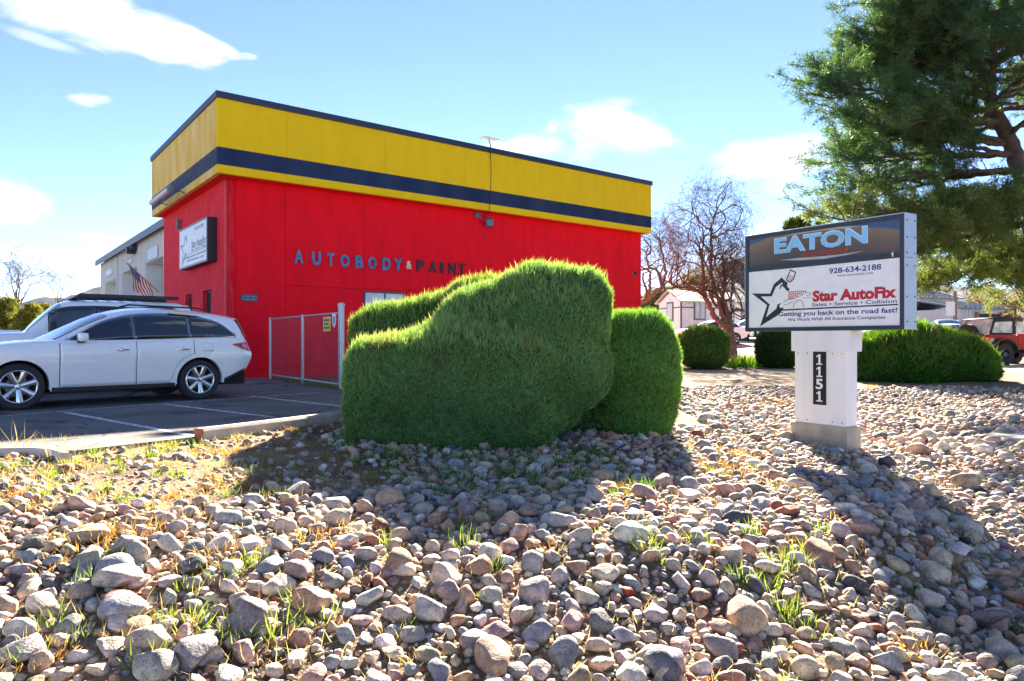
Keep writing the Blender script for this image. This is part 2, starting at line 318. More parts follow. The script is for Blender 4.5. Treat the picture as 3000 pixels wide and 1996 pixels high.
md_ = N('ShaderNodeMix'); md_.data_type = 'RGBA'; md_.blend_type = 'MULTIPLY'; md_.inputs[0].default_value = 1; L(mc.outputs[2], md_.inputs[6]); L(rs_.outputs[0], md_.inputs[7]); L(md_.outputs[2], b.inputs['Base Color'])
setc(b, 'Roughness', .9); setc(b, 'Specular IOR Level', .2)
bp = N('ShaderNodeBump'); bp.inputs['Strength'].default_value = .6; bp.inputs['Distance'].default_value = .01; L(a2.outputs['Fac'], bp.inputs['Height']); L(bp.outputs[0], b.inputs['Normal'])
lotpoly = []
for i, (p, q) in enumerate(zip(LOT, LOT[1:]+LOT[:1])):       # ragged pavement edge
    n = max(1, int(math.dist(p, q)/.25)) if 1 <= i <= 7 else 1
    for k in range(n):
        t = k/n; e = random.uniform(-.05, .05) if k else 0
        lotpoly.append((p[0]+(q[0]-p[0])*t+e, p[1]+(q[1]-p[1])*t+e*.6))
mb = MB(); mb.prism(lotpoly, (0, 0, 0), (1, 0, 0), (0, 1, 0), ZU, -.06, 0)
lot = tag(mb.build('parking_lot', asph), kind='structure')
linem, nt, b = new_mat('worn_white_paint'); N = nt.nodes.new; L = nt.links.new
g = N('ShaderNodeNewGeometry'); a1 = N('ShaderNodeTexNoise'); a1.inputs['Scale'].default_value = 14; a1.inputs['Detail'].default_value = 9; a1.inputs['Roughness'].default_value = .75; L(g.outputs['Position'], a1.inputs['Vector'])
r1 = N('ShaderNodeValToRGB'); r1.color_ramp.elements[0].position = .42; r1.color_ramp.elements[0].color = (.07, .07, .07, 1); r1.color_ramp.elements[1].position = .53; r1.color_ramp.elements[1].color = (.72, .72, .7, 1); L(a1.outputs['Fac'], r1.inputs[0]); L(r1.outputs[0], b.inputs['Base Color']); setc(b, 'Roughness', .8)
for (x0, y0, x1, y1, w) in ((191, 1209, 573, 1279, .1), (483, 1185, 800, 1223, .1), (738, 1162, 1010, 1192, .1), (0, 1220, 330, 1194, .06), (330, 1194, 940, 1150, .06), (130, 1160, 520, 1138, .08), (640, 1129, 740, 1120, .08)):
    p, q = onz(x0, y0), onz(x1, y1); d = (q-p).normalized(); e = Vector((-d.y, d.x, 0))*w/2
    mb = MB(); mb.add([p-e+ZU*.004, q-e+ZU*.004, q+e+ZU*.004, p+e+ZU*.004], [(0, 1, 2, 3)])
    mb.build('painted_line', linem, lot)

# kerbs
conc = pmat('concrete', (.40, .36, .31), .9, var=.22, scale=5, bump=.35, bscale=70)
conc2 = pmat('kerb_concrete', (.52, .45, .37), .9, var=.2, scale=6, bump=.3, bscale=60)
def kerb(name, pts, w, z0, z1, m):
    """rounded-top beam along points"""
    mb = MB(); prof = [(-w/2, z0), (-w/2, z1-.03), (-w/2+.03, z1), (w/2-.03, z1), (w/2, z1-.03), (w/2, z0)]
    vs = []; n = len(pts)
    for i, p in enumerate(pts):
        d = (Vector(pts[min(i+1, n-1)])-Vector(pts[max(i-1, 0)])).normalized(); e = Vector((-d.y, d.x, 0))
        vs += [Vector(p)+e*a+ZU*b_ for a, b_ in prof]
    k = len(prof); fs = [(i*k+j, i*k+(j+1) % k, (i+1)*k+(j+1) % k, (i+1)*k+j) for i in range(n-1) for j in range(k)]
    fs += [tuple(range(k)), tuple((n-1)*k+j for j in range(k))[::-1]]
    mb.add(vs, fs); return mb.build(name, m, smooth=35)
k1a = onz(585, 1280); k1b = onz(1030, 1222); 
k = kerb('kerb', [k1a.lerp(k1b, t/8)+Vector((random.uniform(-.01, .01), 0, 0)) for t in range(12)], .15, -.12, .10, conc2); tag(k, 'straight concrete kerb running from the lot opening to the hedge', 'kerb')
endc = MB(); dd = (k1b-k1a).normalized(); ee = Vector((-dd.y, dd.x, 0))
endc.obox(k1a-dd*.012+ZU*-.006, dd*.011, ee*.076, ZU*.104); OFF[k.name] = Vector((0, 0, 0)); tag(endc.build('painted_end', pmat('faded_red_paint', (.42, .12, .06), .8, var=.3, scale=20), k, bevel=.008), 'kerb end painted faded red')
pts = [onz(-300, 1333), onz(0, 1322), onz(90, 1320), onz(150, 1324), onz(195, 1336)]
k = kerb('kerb', pts, .10, -.12, .035, conc2); tag(k, 'low curved kerb at the left edge of the lot among weeds', 'kerb')
# flat walk slab at the right
mb = MB(); p = at(2870, 1287, 11.2); q = at(3000, 1272, 12)
mb.prism([(11.2*(2868-1500)/FP, 11.1), (11.0*(2990-1500)/FP+.6, 10.2), (14, 12.5), (13, 14), (12*(2960-1500)/FP, 12.2)], (0, 0, H(8, 11.2)-.05), (1, 0, 0), (0, 1, 0), ZU, 0, .12)
tag(mb.build('pavement_slab', conc, bevel=.01), kind='structure')

# ---------------------------------------------------------------- main building (local axes U along the long wall, N outward from it)
UA = R_(52.2); U = Vector((math.sin(UA), math.cos(UA), 0)); NN = Vector((math.cos(UA), -math.sin(UA), 0)); VV = -NN
W0 = onz(694, 1108.5, 0.0)
def along(p, d, x): k = (x-1500)/FP; return (k*p.y-p.x)/(d.x-k*d.y)
def bp_(u, n, z=0.0): return W0+U*u+NN*n+ZU*z
def BX(mb, u0, u1, n0, n1, z0, z1): return mb.obox(bp_((u0+u1)/2, (n0+n1)/2, (z0+z1)/2), U*((u1-u0)/2), NN*((n1-n0)/2), ZU*((z1-z0)/2))
EO = .6; FO = -along(W0+NN*EO, U, 637)            # fascia overhang
AF = -along(W0-NN*.25, U, 657.5)                   # front slab stands ahead of the long wall's end
UE = along(W0, U, 1878)                            # far end of long wall
CF = bp_(-FO, EO)
LF = along(CF, VV, 445)                            # length of the front fascia
zz = lambda y: HC+(998-y)/FP*CF.y
ZT, ZC, ZB1, ZB0, ZS = zz(266.3), zz(285.5), zz(429), zz(480.6), zz(505.4)
NB = EO-LF                                         # N of the far end of the front
def stucco(name, c, c2=None, bump=.35, var=.08, sc_=3):
    return pmat(name, c, .85, var=var, scale=sc_, bump=bump, bscale=55, spec=.2, c2=c2, stretch=(1, 1, .3), detail=9)
red_l = stucco('red_stucco_smooth', (.92, .004, .018), bump=.18, var=.09); red_f = stucco('red_stucco_rough', (.90, .010, .026), bump=.9, var=.12, sc_=8, c2=(.88, .06, .08))
yel_l = stucco('yellow_stucco', (.88, .58, .008), bump=.25, var=.045); yel_f = stucco('yellow_stucco_front', (.84, .54, .07), bump=.6, var=.12, c2=(.88, .64, .24), sc_=2.2)  # front fascia yellow mixes in a paler, patchier tone
nav_l = stucco('navy_stucco', (.014, .028, .085), bump=.25, c2=(.03, .05, .11), sc_=1.2); nav_f = stucco('navy_stucco_front', (.02, .03, .07), bump=.8, c2=(.10, .12, .17), sc_=14)  # front fascia navy mixes in paler specks
cop_m = pmat('dark_blue_sheet_metal', (.015, .028, .06), .45, var=.2, scale=2)
shop = thing('shop_building', 'red stucco auto body shop with a yellow and navy banded fascia', 'building', bp_(0, 0, 0))
mb = MB(); BX(mb, .06, UE-.06, NB+.4, -.3, -.1, ZT-.7); mb.build('inner_wall', red_l, shop)
# long wall: panels with recessed joints
jx = [onplane(x, 760, W0, NN) for x in (836, 1066, 1300, 1560)]
ju = [0]+[(p-W0).dot(U) for p in jx]+[UE]
zj = onplane(836, 836, W0, NN).z; ztop = ZS+.02
g2 = .006
for i in range(len(ju)-1):
    a, c = ju[i]+(g2 if i else 0), ju[i+1]-(g2 if i < len(ju)-2 else 0)
    if i == 0:
        mb = MB(); BX(mb, a, c, -.25, 0, .28, ztop); mb.build('wall_panel', red_l, shop)
    else:
        mb = MB(); BX(mb, a, c, -.25, 0, .28, zj-g2); mb.build('wall_panel', red_l, shop)
        mb = MB(); BX(mb, a, c, -.25, 0, zj+g2, ztop); mb.build('wall_panel', red_l, shop)
mb = MB(); BX(mb, 0, UE, -.25, .012, -.15, .27); mb.build('plinth', red_l, shop)
# front wall with recessed windows
FW = bp_(-AF, -.25)                                # near bottom corner of the front wall
def fpt(x, y, o=0.0): return onplane(x, y, FW-U*o, U)         # photo pixel on the front wall plane (o = distance in front)
def fn(p): return (p-W0).dot(NN)
holes = []
for (xa, xb, ya) in ((594.5, 620.5, 850), (543, 562.5, 862)):
    p, q = fpt(xa, ya), fpt(xb, ya); n0, n1 = sorted((fn(p), fn(q))); zt_ = .5*(fpt(xa, ya+6).z+fpt(xb, ya-4).z); holes.append((n0, n1, .95, zt_))
nc = sorted([NB, -.25]+[h for H_ in holes for h in H_[:2]]); zc_ = sorted({-.1, ztop}|{h for H_ in holes for h in H_[2:]})
mb = MB()
for i in range(len(nc)-1):
    for j in range(len(zc_)-1):
        cn, cz = (nc[i]+nc[i+1])/2, (zc_[j]+zc_[j+1])/2
        if any(h[0] < cn < h[1] and h[2] < cz < h[3] for h in holes): continue
        BX(mb, -AF, .05, nc[i], nc[i+1], zc_[j], zc_[j+1])
mb.build('front_wall', red_f, shop)
glass_d = pmat('dark_glass', (.03, .04, .055), .06, var=.3, scale=3, spec=.8); frame_d = pmat('dark_frame', (.03, .03, .035), .5)
for h in holes:
    mb = MB(); BX(mb, -AF+.12, -AF+.16, h[0], h[0]+.07, h[2], h[3]); BX(mb, -AF+.12, -AF+.16, h[1]-.07, h[1], h[2], h[3]); BX(mb, -AF+.12, -AF+.16, h[0]+.07, h[1]-.07, h[3]-.07, h[3]); BX(mb, -AF+.12, -AF+.16, h[0]+.07, h[1]-.07, h[2], h[2]+.07); BX(mb, -AF+.125, -AF+.155, (h[0]+h[1])/2-.03, (h[0]+h[1])/2+.03, h[2]+.07, h[3]-.07)
    w_ = mb.build('window', frame_d, shop)
    mb = MB(); BX(mb, -AF+.142, -AF+.15, h[0]+.06, h[1]-.06, h[2]+.06, h[3]-.06); mb.build('pane', glass_d, w_)
# corner pipe in the notch
mb = MB(); c = bp_(-AF+.03, -.21); mb.tube([c+ZU*.05, c+ZU*(ZS-.02)], .045, 10); mb.build('downspout', pmat('red_metal', (.72, .03, .04), .5), shop, smooth=40)
# fascia
cuts = [0]+[along(CF, U, x) for x in (841, 1130, 1364, 1640)]+[UE+FO]
for i in range(len(cuts)-1):
    a, c = cuts[i]-FO+(.004 if i else .0), cuts[i+1]-FO-(.004 if i < len(cuts)-2 else 0)
    for nm, z0, z1, m, pr in (('fascia_panel', ZB1, ZC, yel_l, 0), ('fascia_stripe', ZB0, ZB1, nav_l, .004), ('fascia_trim', ZS, ZB0, yel_l, .002)):
        mb = MB(); BX(mb, a-(pr if i == 0 else 0), c, EO-.12, EO+pr, z0, z1); mb.build(nm, m, shop)
for nm, z0, z1, m, pr in (('fascia_panel', ZB1, ZC, yel_f, 0), ('fascia_stripe', ZB0, ZB1, nav_f, .004), ('fascia_trim', ZS, ZB0, yel_f, .002)):
    mb = MB(); BX(mb, -FO-pr, -FO+.12, NB, EO-.121, z0, z1); mb.build(nm, m, shop)
for nm, a, c, n0, n1 in (('fascia_return', UE-.12, UE-.001, NB, EO-.121), ('fascia_return', -FO+.121, UE-.121, NB, NB+.12)):
    mb = MB(); BX(mb, a, c, n0, n1, ZS, ZC); mb.build(nm, yel_l, shop)
mb = MB(); BX(mb, -FO-.05, UE+.05, EO-.16, EO+.05, ZC, ZT); BX(mb, -FO-.05, -FO+.16, NB-.05, EO-.16, ZC, ZT); BX(mb, UE-.16, UE+.05, NB-.05, EO-.16, ZC, ZT); BX(mb, -FO+.16, UE-.16, NB-.05, NB+.16, ZC, ZT)
mb.build('coping', cop_m, shop)
mb = MB(); BX(mb, -FO+.12, UE-.12, NB+.12, EO-.12, ZT-.5, ZT-.4); mb.build('roof', pmat('roof_felt', (.25, .25, .25), .9), shop)
mb = MB(); BX(mb, -FO+.12, UE-.001, NB, EO-.12, ZS+.01, ZS+.05); mb.build('soffit', red_l, shop)
# window on the long wall, top just above the hedge
p0, p1 = onplane(1065, 852, W0, NN), onplane(1185, 960, W0, NN); ua, ub = (p0-W0).dot(U), (p1-W0).dot(U); za, zb_ = p0.z, 1.0
mb = MB(); BX(mb, ua, ub, 0, .03, za-.06, za); BX(mb, ua, ub, 0, .03, zb_, zb_+.06); BX(mb, ua, ua+.06, 0, .03, zb_+.06, za-.06); BX(mb, ub-.06, ub, 0, .03, zb_+.06, za-.06); BX(mb, (ua+ub)/2-.03, (ua+ub)/2+.03, 0, .028, zb_+.06, za-.06)
w_ = mb.build('window', pmat('window_frame_dark', (.05, .07, .10), .5), shop)
mb = MB(); BX(mb, ua+.05, ub-.05, .003, .014, zb_+.05, za-.05); tag(mb.build('pane', pmat('pale_blind', (.62, .66, .68), .25, var=.12, scale=2), w_), 'pane with a pale blind behind it')

# lettering helper ------------------------------------------------------------------------------
def text_polys(s, bold=0.0, shear=0.0, depth=.0):
    cu = bpy.data.curves.new('t', 'FONT'); cu.body = s; cu.size = 1; cu.offset = bold; cu.shear = shear; cu.resolution_u = 3; cu.extrude = .5
    ob = bpy.data.objects.new('t', cu); col.objects.link(ob)
    dg = bpy.context.evaluated_depsgraph_get(); me = bpy.data.meshes.new_from_object(ob.evaluated_get(dg))
    V = [v.co.copy() for v in me.vertices]; F = [tuple(p.vertices) for p in me.polygons]
    bpy.data.objects.remove(ob); bpy.data.curves.remove(cu); bpy.data.meshes.remove(me); return V, F
def text_mb(s, o, ex, ey, ez, w, h, t=.01, bold=.0, shear=0.0, full=None, mb=None, z0=0.0):
    """letters fitted in the box (w x h) whose lower left corner is o; full = a string that sets the height range"""
    V, F = text_polys(s, bold, shear)
    x0 = min(v.x for v in V); x1 = max(v.x for v in V); y0 = min(v.y for v in V); y1 = max(v.y for v in V)
    if full:
        y0, y1 = -.0, .73
    mb = mb or MB(); o, ex, ey, ez = map(Vector, (o, ex, ey, ez))
    mb.add([o+ex*((v.x-x0)/(x1-x0)*w)+ey*((v.y-y0)/(y1-y0)*h)+ez*(z0+(v.z+.5)*t) for v in V], F)
    return mb
let_b = pmat('weathered_blue_letter', (.05, .22, .42), .6, var=.35, scale=9); let_k = pmat('black_letter', (.012, .02, .03), .5); let_c = pmat('cream_letter', (.75, .66, .42), .6)
for ch, cx, cy, w, h, m in (('A', 874.5, 751, 25, 39, let_b), ('U', 925.7, 757, 26, 39, let_b), ('T', 967.8, 760.5, 22, 38, let_b), ('O', 1009, 764, 26, 37, let_b), ('B', 1051, 767, 22, 37, let_b),
        ('O', 1089.5, 770, 24, 36, let_b), ('D', 1130.8, 773.5, 24, 36, let_b), ('Y', 1165, 775, 24, 36, let_b), ('&', 1197, 776.5, 15, 24, let_c),
        ('P', 1231, 778.6, 22, 34, let_k), ('A', 1267, 782, 23, 33, let_k), ('I', 1294, 784, 10, 32, let_k), ('N', 1324, 786.5, 21, 33, let_k), ('T', 1352, 788, 18, 33, let_k)):
    p = onplane(cx-w/2, cy, W0, NN); q = onplane(cx+w/2, cy, W0, NN); hh = h/FP*p.y; wd = (q-p).dot(U)
    mb = text_mb(ch, p-ZU*hh/2, U, ZU, NN, wd, hh, .05, bold=.035, z0=.002)
    tag(mb.build('letter', m, shop), ('%s raised wall letter %s' % ({let_b: 'blue', let_k: 'black', let_c: 'cream'}[m], ch)) if ch != '&' else 'small cream ampersand between the two words')
# small dark plaque near the corner, a row of dark worn letters
p, q = onplane(705, 872, W0, NN), onplane(755, 875, W0, NN)
pl = thing('wall_plaque', 'small dark blue plaque with worn pale lettering on the red wall near the corner', 'plaque', p)
hh = 20/FP*p.y; w_ = (q-p).dot(U); mb = MB()
pts = [(0, hh*.25), (w_*.06, 0), (w_*.94, 0), (w_, hh*.25), (w_, hh*.75), (w_*.94, hh), (w_*.06, hh), (0, hh*.75)]
mb.prism(pts, p-ZU*hh/2, U, ZU, NN, .002, .03); mb.build('board', pmat('plaque_blue', (.04, .07, .12), .6, var=.4, scale=25), pl)
for row in (0, 1):
    for j in range(8):
        mb = MB(); a = w_*(.07+.11*j+.012*(j % 3)); mb.prism([(a, 0), (a+w_*.07, 0), (a+w_*.075, hh*.26), (a+w_*.01, hh*.24)], p-ZU*(hh/2-hh*(.14+.42*row)), U, ZU, NN, .031, .036); mb.build('letter', pmat('plaque_pale', (.25, .34, .40), .6, var=.4, scale=40), pl)

# solar light: panel above the coping, mast, cable, wall lamp
p = onplane(1430, 440, W0+NN*(EO+.06), NN); lampp = onplane(1425, 655, W0, NN); mast_top = onplane(1432, 409, W0+NN*(EO+.05), NN)
sl = thing('solar_light', 'solar panel on a thin mast with a cable down to a wall lantern', 'solar light', p)
mb = MB(); d1 = U; e1 = (VV*.9+ZU*.22).normalized(); e1 = (NN*.93-ZU*-.22)
mb.obox(mast_top+ZU*.02, U*.33, (NN*.26+ZU*-.02), (ZU*.012)); mb.build('solar_panel', pmat('solar_panel', (.62, .63, .62), .4, var=.15, scale=30), sl, bevel=.004)
mb = MB(); q = onplane(1437, 440, W0+NN*(EO+.07), NN); mb.tube([mast_top, mast_top.lerp(q, .5)+U*.04, q, q-ZU*.3], .018, 8); mb.build('mast', frame_d, sl, smooth=40)
mb = MB(); fpts = [onplane(x, y, W0+NN*(EO+.02), NN) for x, y in ((1437, 445), (1439, 500), (1437, 560), (1435, 590), (1434, 621))]
mb.tube(fpts+[bp_((fpts[-1]-W0).dot(U), .03, lampp.z+.12)], .011, 6); mb.build('cable', frame_d, sl, smooth=40)
lm = pmat('blue_grey_metal', (.12, .20, .27), .45, var=.2)
mb = MB(); c = lampp+NN*.2; mb.lathe([(.001, .24), (.05, .2), (.19, .12), (.17, .10), (.15, -.12), (.17, -.15), (.001, -.15)], c, ZU, 10); lh = mb.build('lantern', lm, sl, smooth=30)
mb = MB(); q = onplane(1403, 633, W0, NN); mb.tube([c, c-U*.2+ZU*.05, q+NN*.1+ZU*-.1, q+NN*.12+ZU*.12, q+NN*.05-U*.05+ZU*.05], .012, 6); mb.build('arm', lm, sl, smooth=40)
q = onplane(1395, 631, W0, NN); mb = MB(); BX(mb, (q-W0).dot(U)-.08, (q-W0).dot(U)+.08, .001, .1, q.z-.11, q.z+.11); mb.build('sensor_box', lm, sl, bevel=.015)
# small camera near the far end
p = onplane(1859, 801, W0, NN); sc_t = thing('security_camera', 'tiny round security camera near the far end of the red wall', 'camera', p)
mb = MB(); mb.lathe([(.001, .12), (.07, .1), (.08, .03), (.08, .0)], p, NN, 14); mb.build('dome', frame_d, sc_t, smooth=40)
mb = MB(); mb.lathe([(.11, .03), (.11, .001)], p, NN, 14); mb.build('base_plate', pmat('light_grey_metal', (.5, .5, .5), .5), sc_t)

# box sign on the front wall
so = .30
pa, pb = fpt(524.7, 735, so), fpt(605.8, 700, so); n0, n1 = sorted((fn(pa), fn(pb)))
z1 = .5*(fpt(524.7, 676, so).z+fpt(605.8, 635, so).z); z0 = .5*(fpt(524.7, 791, so).z+fpt(605.8, 766, so).z)
wsn = thing('wall_sign', 'white box sign with a star logo on the red front wall', 'sign', bp_(-AF-so, (n0+n1)/2, z0))
mb = MB(); BX(mb, -AF-so+.02, -AF-.002, n0, n1, z0, z1); mb.build('cabinet', pmat('black_cabinet', (.012, .014, .02), .5), wsn)
mb = MB(); f_ = .06
BX(mb, -AF-so, -AF-so+.018, n0, n1, z0, z0+f_); BX(mb, -AF-so, -AF-so+.018, n0, n1, z1-f_, z1); BX(mb, -AF-so, -AF-so+.018, n0, n0+f_, z0+f_, z1-f_); BX(mb, -AF-so, -AF-so+.018, n1-f_, n1, z0+f_, z1-f_); mb.build('frame', pmat('grey_frame', (.22, .23, .25), .5), wsn)
mb = MB(); BX(mb, -AF-so+.006, -AF-so+.018, n0+f_, n1-f_, z0+f_, z1-f_); mb.build('face', pmat('white_sign_face', (.86, .85, .83), .4, var=.05), wsn)
WS_FRAME = dict(o=bp_(-AF-so+.006, n0, z0), ex=NN, ey=ZU, ez=-U, w=n1-n0, h=z1-z0, root=wsn)
mb = MB(); q = fpt(530.5, 657, 0); BX(mb, -AF-.16, -AF-.001, fn(q)-.06, fn(q)+.06, q.z-.18, q.z+.16); 
o = mb.build('wall_speaker', pmat('grey_metal', (.16, .16, .17), .5), None, bevel=.02); tag(o, 'small grey wall fixture just above the box sign', 'wall fixture')
# tube light on brackets below the front fascia
tl = thing('tube_light', 'long white tube light on rods hung off the front fascia', 'light fixture', bp_(-FO-.4, NB+1, ZB0))
pa, pb = onplane(445, 595, CF-U*.45, U), onplane(500, 552, CF-U*.45, U)
mb = MB(); mb.tube([pa, pb], .1, 10); mb.build('tube', pmat('grey_white_plastic', (.55, .54, .52), .4), tl, smooth=40)
for q in (pa.lerp(pb, .12), pb.lerp(pa, .02)):
    mb = MB(); e_ = bp_(-FO+.25, fn(q), ZS+.0); mb.tube([q, e_], .014, 6); mb.build('rod', frame_d, tl)
mb = MB(); mb.lathe([(.001, -.08), (.13, -.06), (.13, .06), (.001, .09)], pb, (pb-pa).normalized(), 10); mb.build('end_cap', lm, tl, smooth=30)

# ---------------------------------------------------------------- metal workshop behind
AU = -AF+.55
def apt(x, y, o=0.0): return onplane(x, y, bp_(AU-o, 0), U)
na = NB; nb = fn(apt(296, 800)); zev = .5*(apt(492, 651, .25).z+apt(288, 766, .25).z)
siding = pmat('pale_metal_siding', (.72, .70, .64), .5, var=.06, scale=2); 
ws = thing('metal_workshop', 'pale ribbed metal workshop with tall garage doors behind the red shop', 'building', bp_(AU, (na+nb)/2, 0))
doors = []
for (xa, xb, yt) in ((426, 479.5, 762), (359, 402, 791), (307, 341.5, 823)):
    a, c = fn(apt(xa, 800)), fn(apt(xb, 800)); doors.append((a, c, apt((xa+xb)/2, yt).z))
nc = sorted([nb, na]+[v for d in doors for v in d[:2]])
mb = MB(); rib = .30
for i in range(len(nc)-1):
    cn = (nc[i]+nc[i+1])/2; zl = -.1
    for d in doors:
        if d[0] < cn < d[1]: zl = d[2]
    BX(mb, AU, AU+.12, nc[i], nc[i+1], zl, zev)
    n_ = nc[i]+.1
    while n_ < nc[i+1]-.05: BX(mb, AU-.035, AU, n_, n_+.05, zl, zev); n_ += rib
mb.build('front_siding', siding, ws)
mb = MB(); BX(mb, AU+.9, AU+14, nb, na-.02, -.1, zev); mb.build('body_wall', siding, ws)
mb = MB(); BX(mb, AU+.12, AU+14, nb-.02, nb-.001, -.1, zev); mb.build('end_siding', siding, ws)
mb = MB(); e0 = bp_(AU-.25, 0); 
mb.obox(bp_(AU-.27, (na+nb)/2-.1, zev+.02), U*.03, NN*((na-nb)/2+.12), ZU*.16); mb.build('gutter', pmat('dark_grey_metal', (.10, .115, .13), .5), ws)
mb = MB(); P = [bp_(AU-.25, nb-.2, zev+.12), bp_(AU-.25, na, zev+.12), bp_(AU+7, na, zev+.75), bp_(AU+7, nb-.2, zev+.75)]; mb.add(P+[p+ZU*.06 for p in P], [(0, 1, 2, 3), (4, 7, 6, 5), (0, 4, 5, 1), (1, 5, 6, 2), (2, 6, 7, 3), (3, 7, 4, 0)]); mb.build('roof', pmat('roof_metal', (.3, .31, .33), .5), ws)
mb = MB(); q = fn(apt(347.5, 800)); BX(mb, AU-.045, AU+.01, q-.05, q+.05, -.1, zev-.14); mb.build('trim', pmat('dark_grey_metal', (.1, .1, .1)), ws)
dm = pmat('garage_door_paint', (.76, .74, .68), .5, var=.05); jm = pmat('door_trim_brown', (.25, .18, .12), .6)
for (a, c, zt) in doors:
    mb = MB(); BX(mb, AU+.12, AU+.88, a-.06, a-.001, -.1, zt+.06); BX(mb, AU+.12, AU+.88, c+.001, c+.06, -.1, zt+.06); BX(mb, AU+.12, AU+.88, a, c, zt+.001, zt+.06); mb.build('door_jamb', siding, ws)
    dr = bpy.data.objects.new('garage_door', None); dr.location = bp_(AU+.8, (a+c)/2, 0)-Vector(ws.location); link(dr, ws); OFF[dr.name] = bp_(AU+.8, (a+c)/2, 0)
    nrow = 8; hz = zt/nrow
    for r in range(nrow):
        if r == nrow-2:
            k_ = 4; wd = (c-a-.1)/k_
            for j in range(k_):
                s0 = a+.05+j*wd
                mb = MB(); BX(mb, AU+.80, AU+.84, s0+.08, s0+wd-.08, r*hz+.06, r*hz+hz-.06); mb.build('pane', glass_d if j % 2 == 0 else pmat('pale_pane', (.45, .5, .55), .1), dr)
                mb = MB(); z_a, z_b = r*hz, r*hz+hz-.02
                BX(mb, AU+.78, AU+.86, s0, s0+.08, z_a, z_b); BX(mb, AU+.78, AU+.86, s0+wd-.08, s0+wd, z_a, z_b); BX(mb, AU+.78, AU+.86, s0+.08, s0+wd-.08, z_a, z_a+.06); BX(mb, AU+.78, AU+.86, s0+.08, s0+wd-.08, z_b-.04, z_b); mb.build('pane_frame', jm if False else dm, dr)
        else:
            mb = MB(); BX(mb, AU+.79, AU+.85, a+.05, c-.05, r*hz, r*hz+hz-.02); mb.build('panel', dm, dr)
    mb = MB(); BX(mb, AU+.76, AU+.79, a+.001, a+.06, 0, zt-.001); BX(mb, AU+.76, AU+.79, c-.06, c-.001, 0, zt-.001); BX(mb, AU+.76, AU+.79, a+.06, c-.06, zt-.07, zt-.001); mb.build('door_trim', jm, dr)
for (xa, xb, ya, yb, lab) in ((436.5, 465, 727, 759, 'faded white notice board above the nearest garage door'), (313, 330.5, 791, 806, 'faded white notice above the farthest garage door'), (378, 388.5, 763, 770, 'small faded notice above the middle garage door')):
    p, q = apt(xa, ya), apt(xb, ya); n0_, n1_ = sorted((fn(p), fn(q))); zm = apt((xa+xb)/2, (ya+yb)/2).z; hh = (yb-ya)/FP*p.y
    mb = MB(); BX(mb, AU-.06, AU-.04, n0_, n1_, zm-hh/2, zm+hh/2); o = mb.build('notice_board', pmat('faded_white_board', (.66, .68, .70), .5, var=.1, scale=8)); tag(o, lab, 'notice')
p = apt(400, 735); fl = thing('flood_light', 'dark twin floodlight under the workshop eave', 'flood light', p)
mb = MB(); mb.obox(p-U*.25-NN*.12, U*.2, NN*.2, ZU*.16); mb.build('lamp_head', frame_d, fl, bevel=.03)
mb = MB(); mb.obox(p-U*.2+NN*.3+ZU*.12, U*.14, NN*.13, ZU*.12); mb.build('lamp_head', frame_d, fl, bevel=.03)
mb = MB(); mb.tube([p, p-U*.2], .05, 8); mb.build('bracket', frame_d, fl)

# flag on an angled pole
fb = apt(466, 857); ftip = fb-U*1.25+ZU*1.2
flg = thing('flag_on_pole', 'stars and stripes flag drooping from an angled wooden pole by the workshop', 'flag', fb)
mb = MB(); mb.tube([fb, ftip], .028, 8); mb.build('pole', pmat('pole_wood', (.42, .25, .12), .5), flg, smooth=40)
mb = MB(); mb.lathe([(.001, .05), (.04, .02), (.04, -.02), (.001, -.05)], ftip, (ftip-fb).normalized(), 10); mb.build('finial', pmat('pole_gold', (.5, .3, .08), .35), flg, smooth=40)
fr, fw, fbm = pmat('flag_red', (.55, .015, .03), .8), pmat('flag_white', (.78, .78, .76), .8), pmat('flag_blue', (.015, .03, .16), .8)
hd = (fb-ftip).normalized(); hoist = 1.1; flyl = 1.15
def flagp(s, t):                                   # s along hoist (0 at tip), t along fly
    base = ftip+hd*(.08+s*hoist); dr_ = (ZU*-.86-U*-.18+NN*.18).normalized()
    return base+dr_*(t*flyl*(1-.12*s))+NN*(.09*math.sin(7*s+3.2*t)*min(1, t*3))+U*(.07*math.sin(5*t+6*s)*t)
for k_ in range(13):
    mb = MB(); s0, s1 = k_/13, (k_+1)/13; t0 = .40 if k_ < 7 else 0.0; m_ = 12
    vs = []; 
    for i in range(m_+1):
        t = t0+(1-t0)*i/m_; vs += [flagp(s0, t), flagp(s1, t)]
    mb.add(vs, [(2*i, 2*i+1, 2*i+3, 2*i+2) for i in range(m_)]); mb.build('stripe', fr if k_ % 2 == 0 else fw, flg, smooth=True)
mb = MB(); a_, b_ = 10, 8; vs = [flagp(7/13*i/a_, .4*j/b_) for i in range(a_+1) for j in range(b_+1)]
mb.add(vs, [(i*(b_+1)+j, (i+1)*(b_+1)+j, (i+1)*(b_+1)+j+1, i*(b_+1)+j+1) for i in range(a_) for j in range(b_)]); cant = mb.build('canton', fbm, flg, smooth=True)
mb = MB()
for i in range(9):
    for j in range(6 if i % 2 == 0 else 5):
        s, t = 7/13*(i+1)/10, .4*((j+.5)/6 if i % 2 == 0 else (j+1)/6)
        for off in (-.006, .006):
            c = flagp(s, t)+NN*off; e = (flagp(s+.02, t)-flagp(s-.02, t)).normalized(); f_ = (flagp(s, t+.02)-flagp(s, t-.02)).normalized()
            pts = [c+(e*math.cos(R_(36*q))+f_*math.sin(R_(36*q)))*(.026 if q % 2 == 0 else .011) for q in range(10)]
            mb.add(pts+[c], [(q, (q+1) % 10, 10) for q in range(10)])
tag(mb.build('stars', fw, cant), kind='stuff')

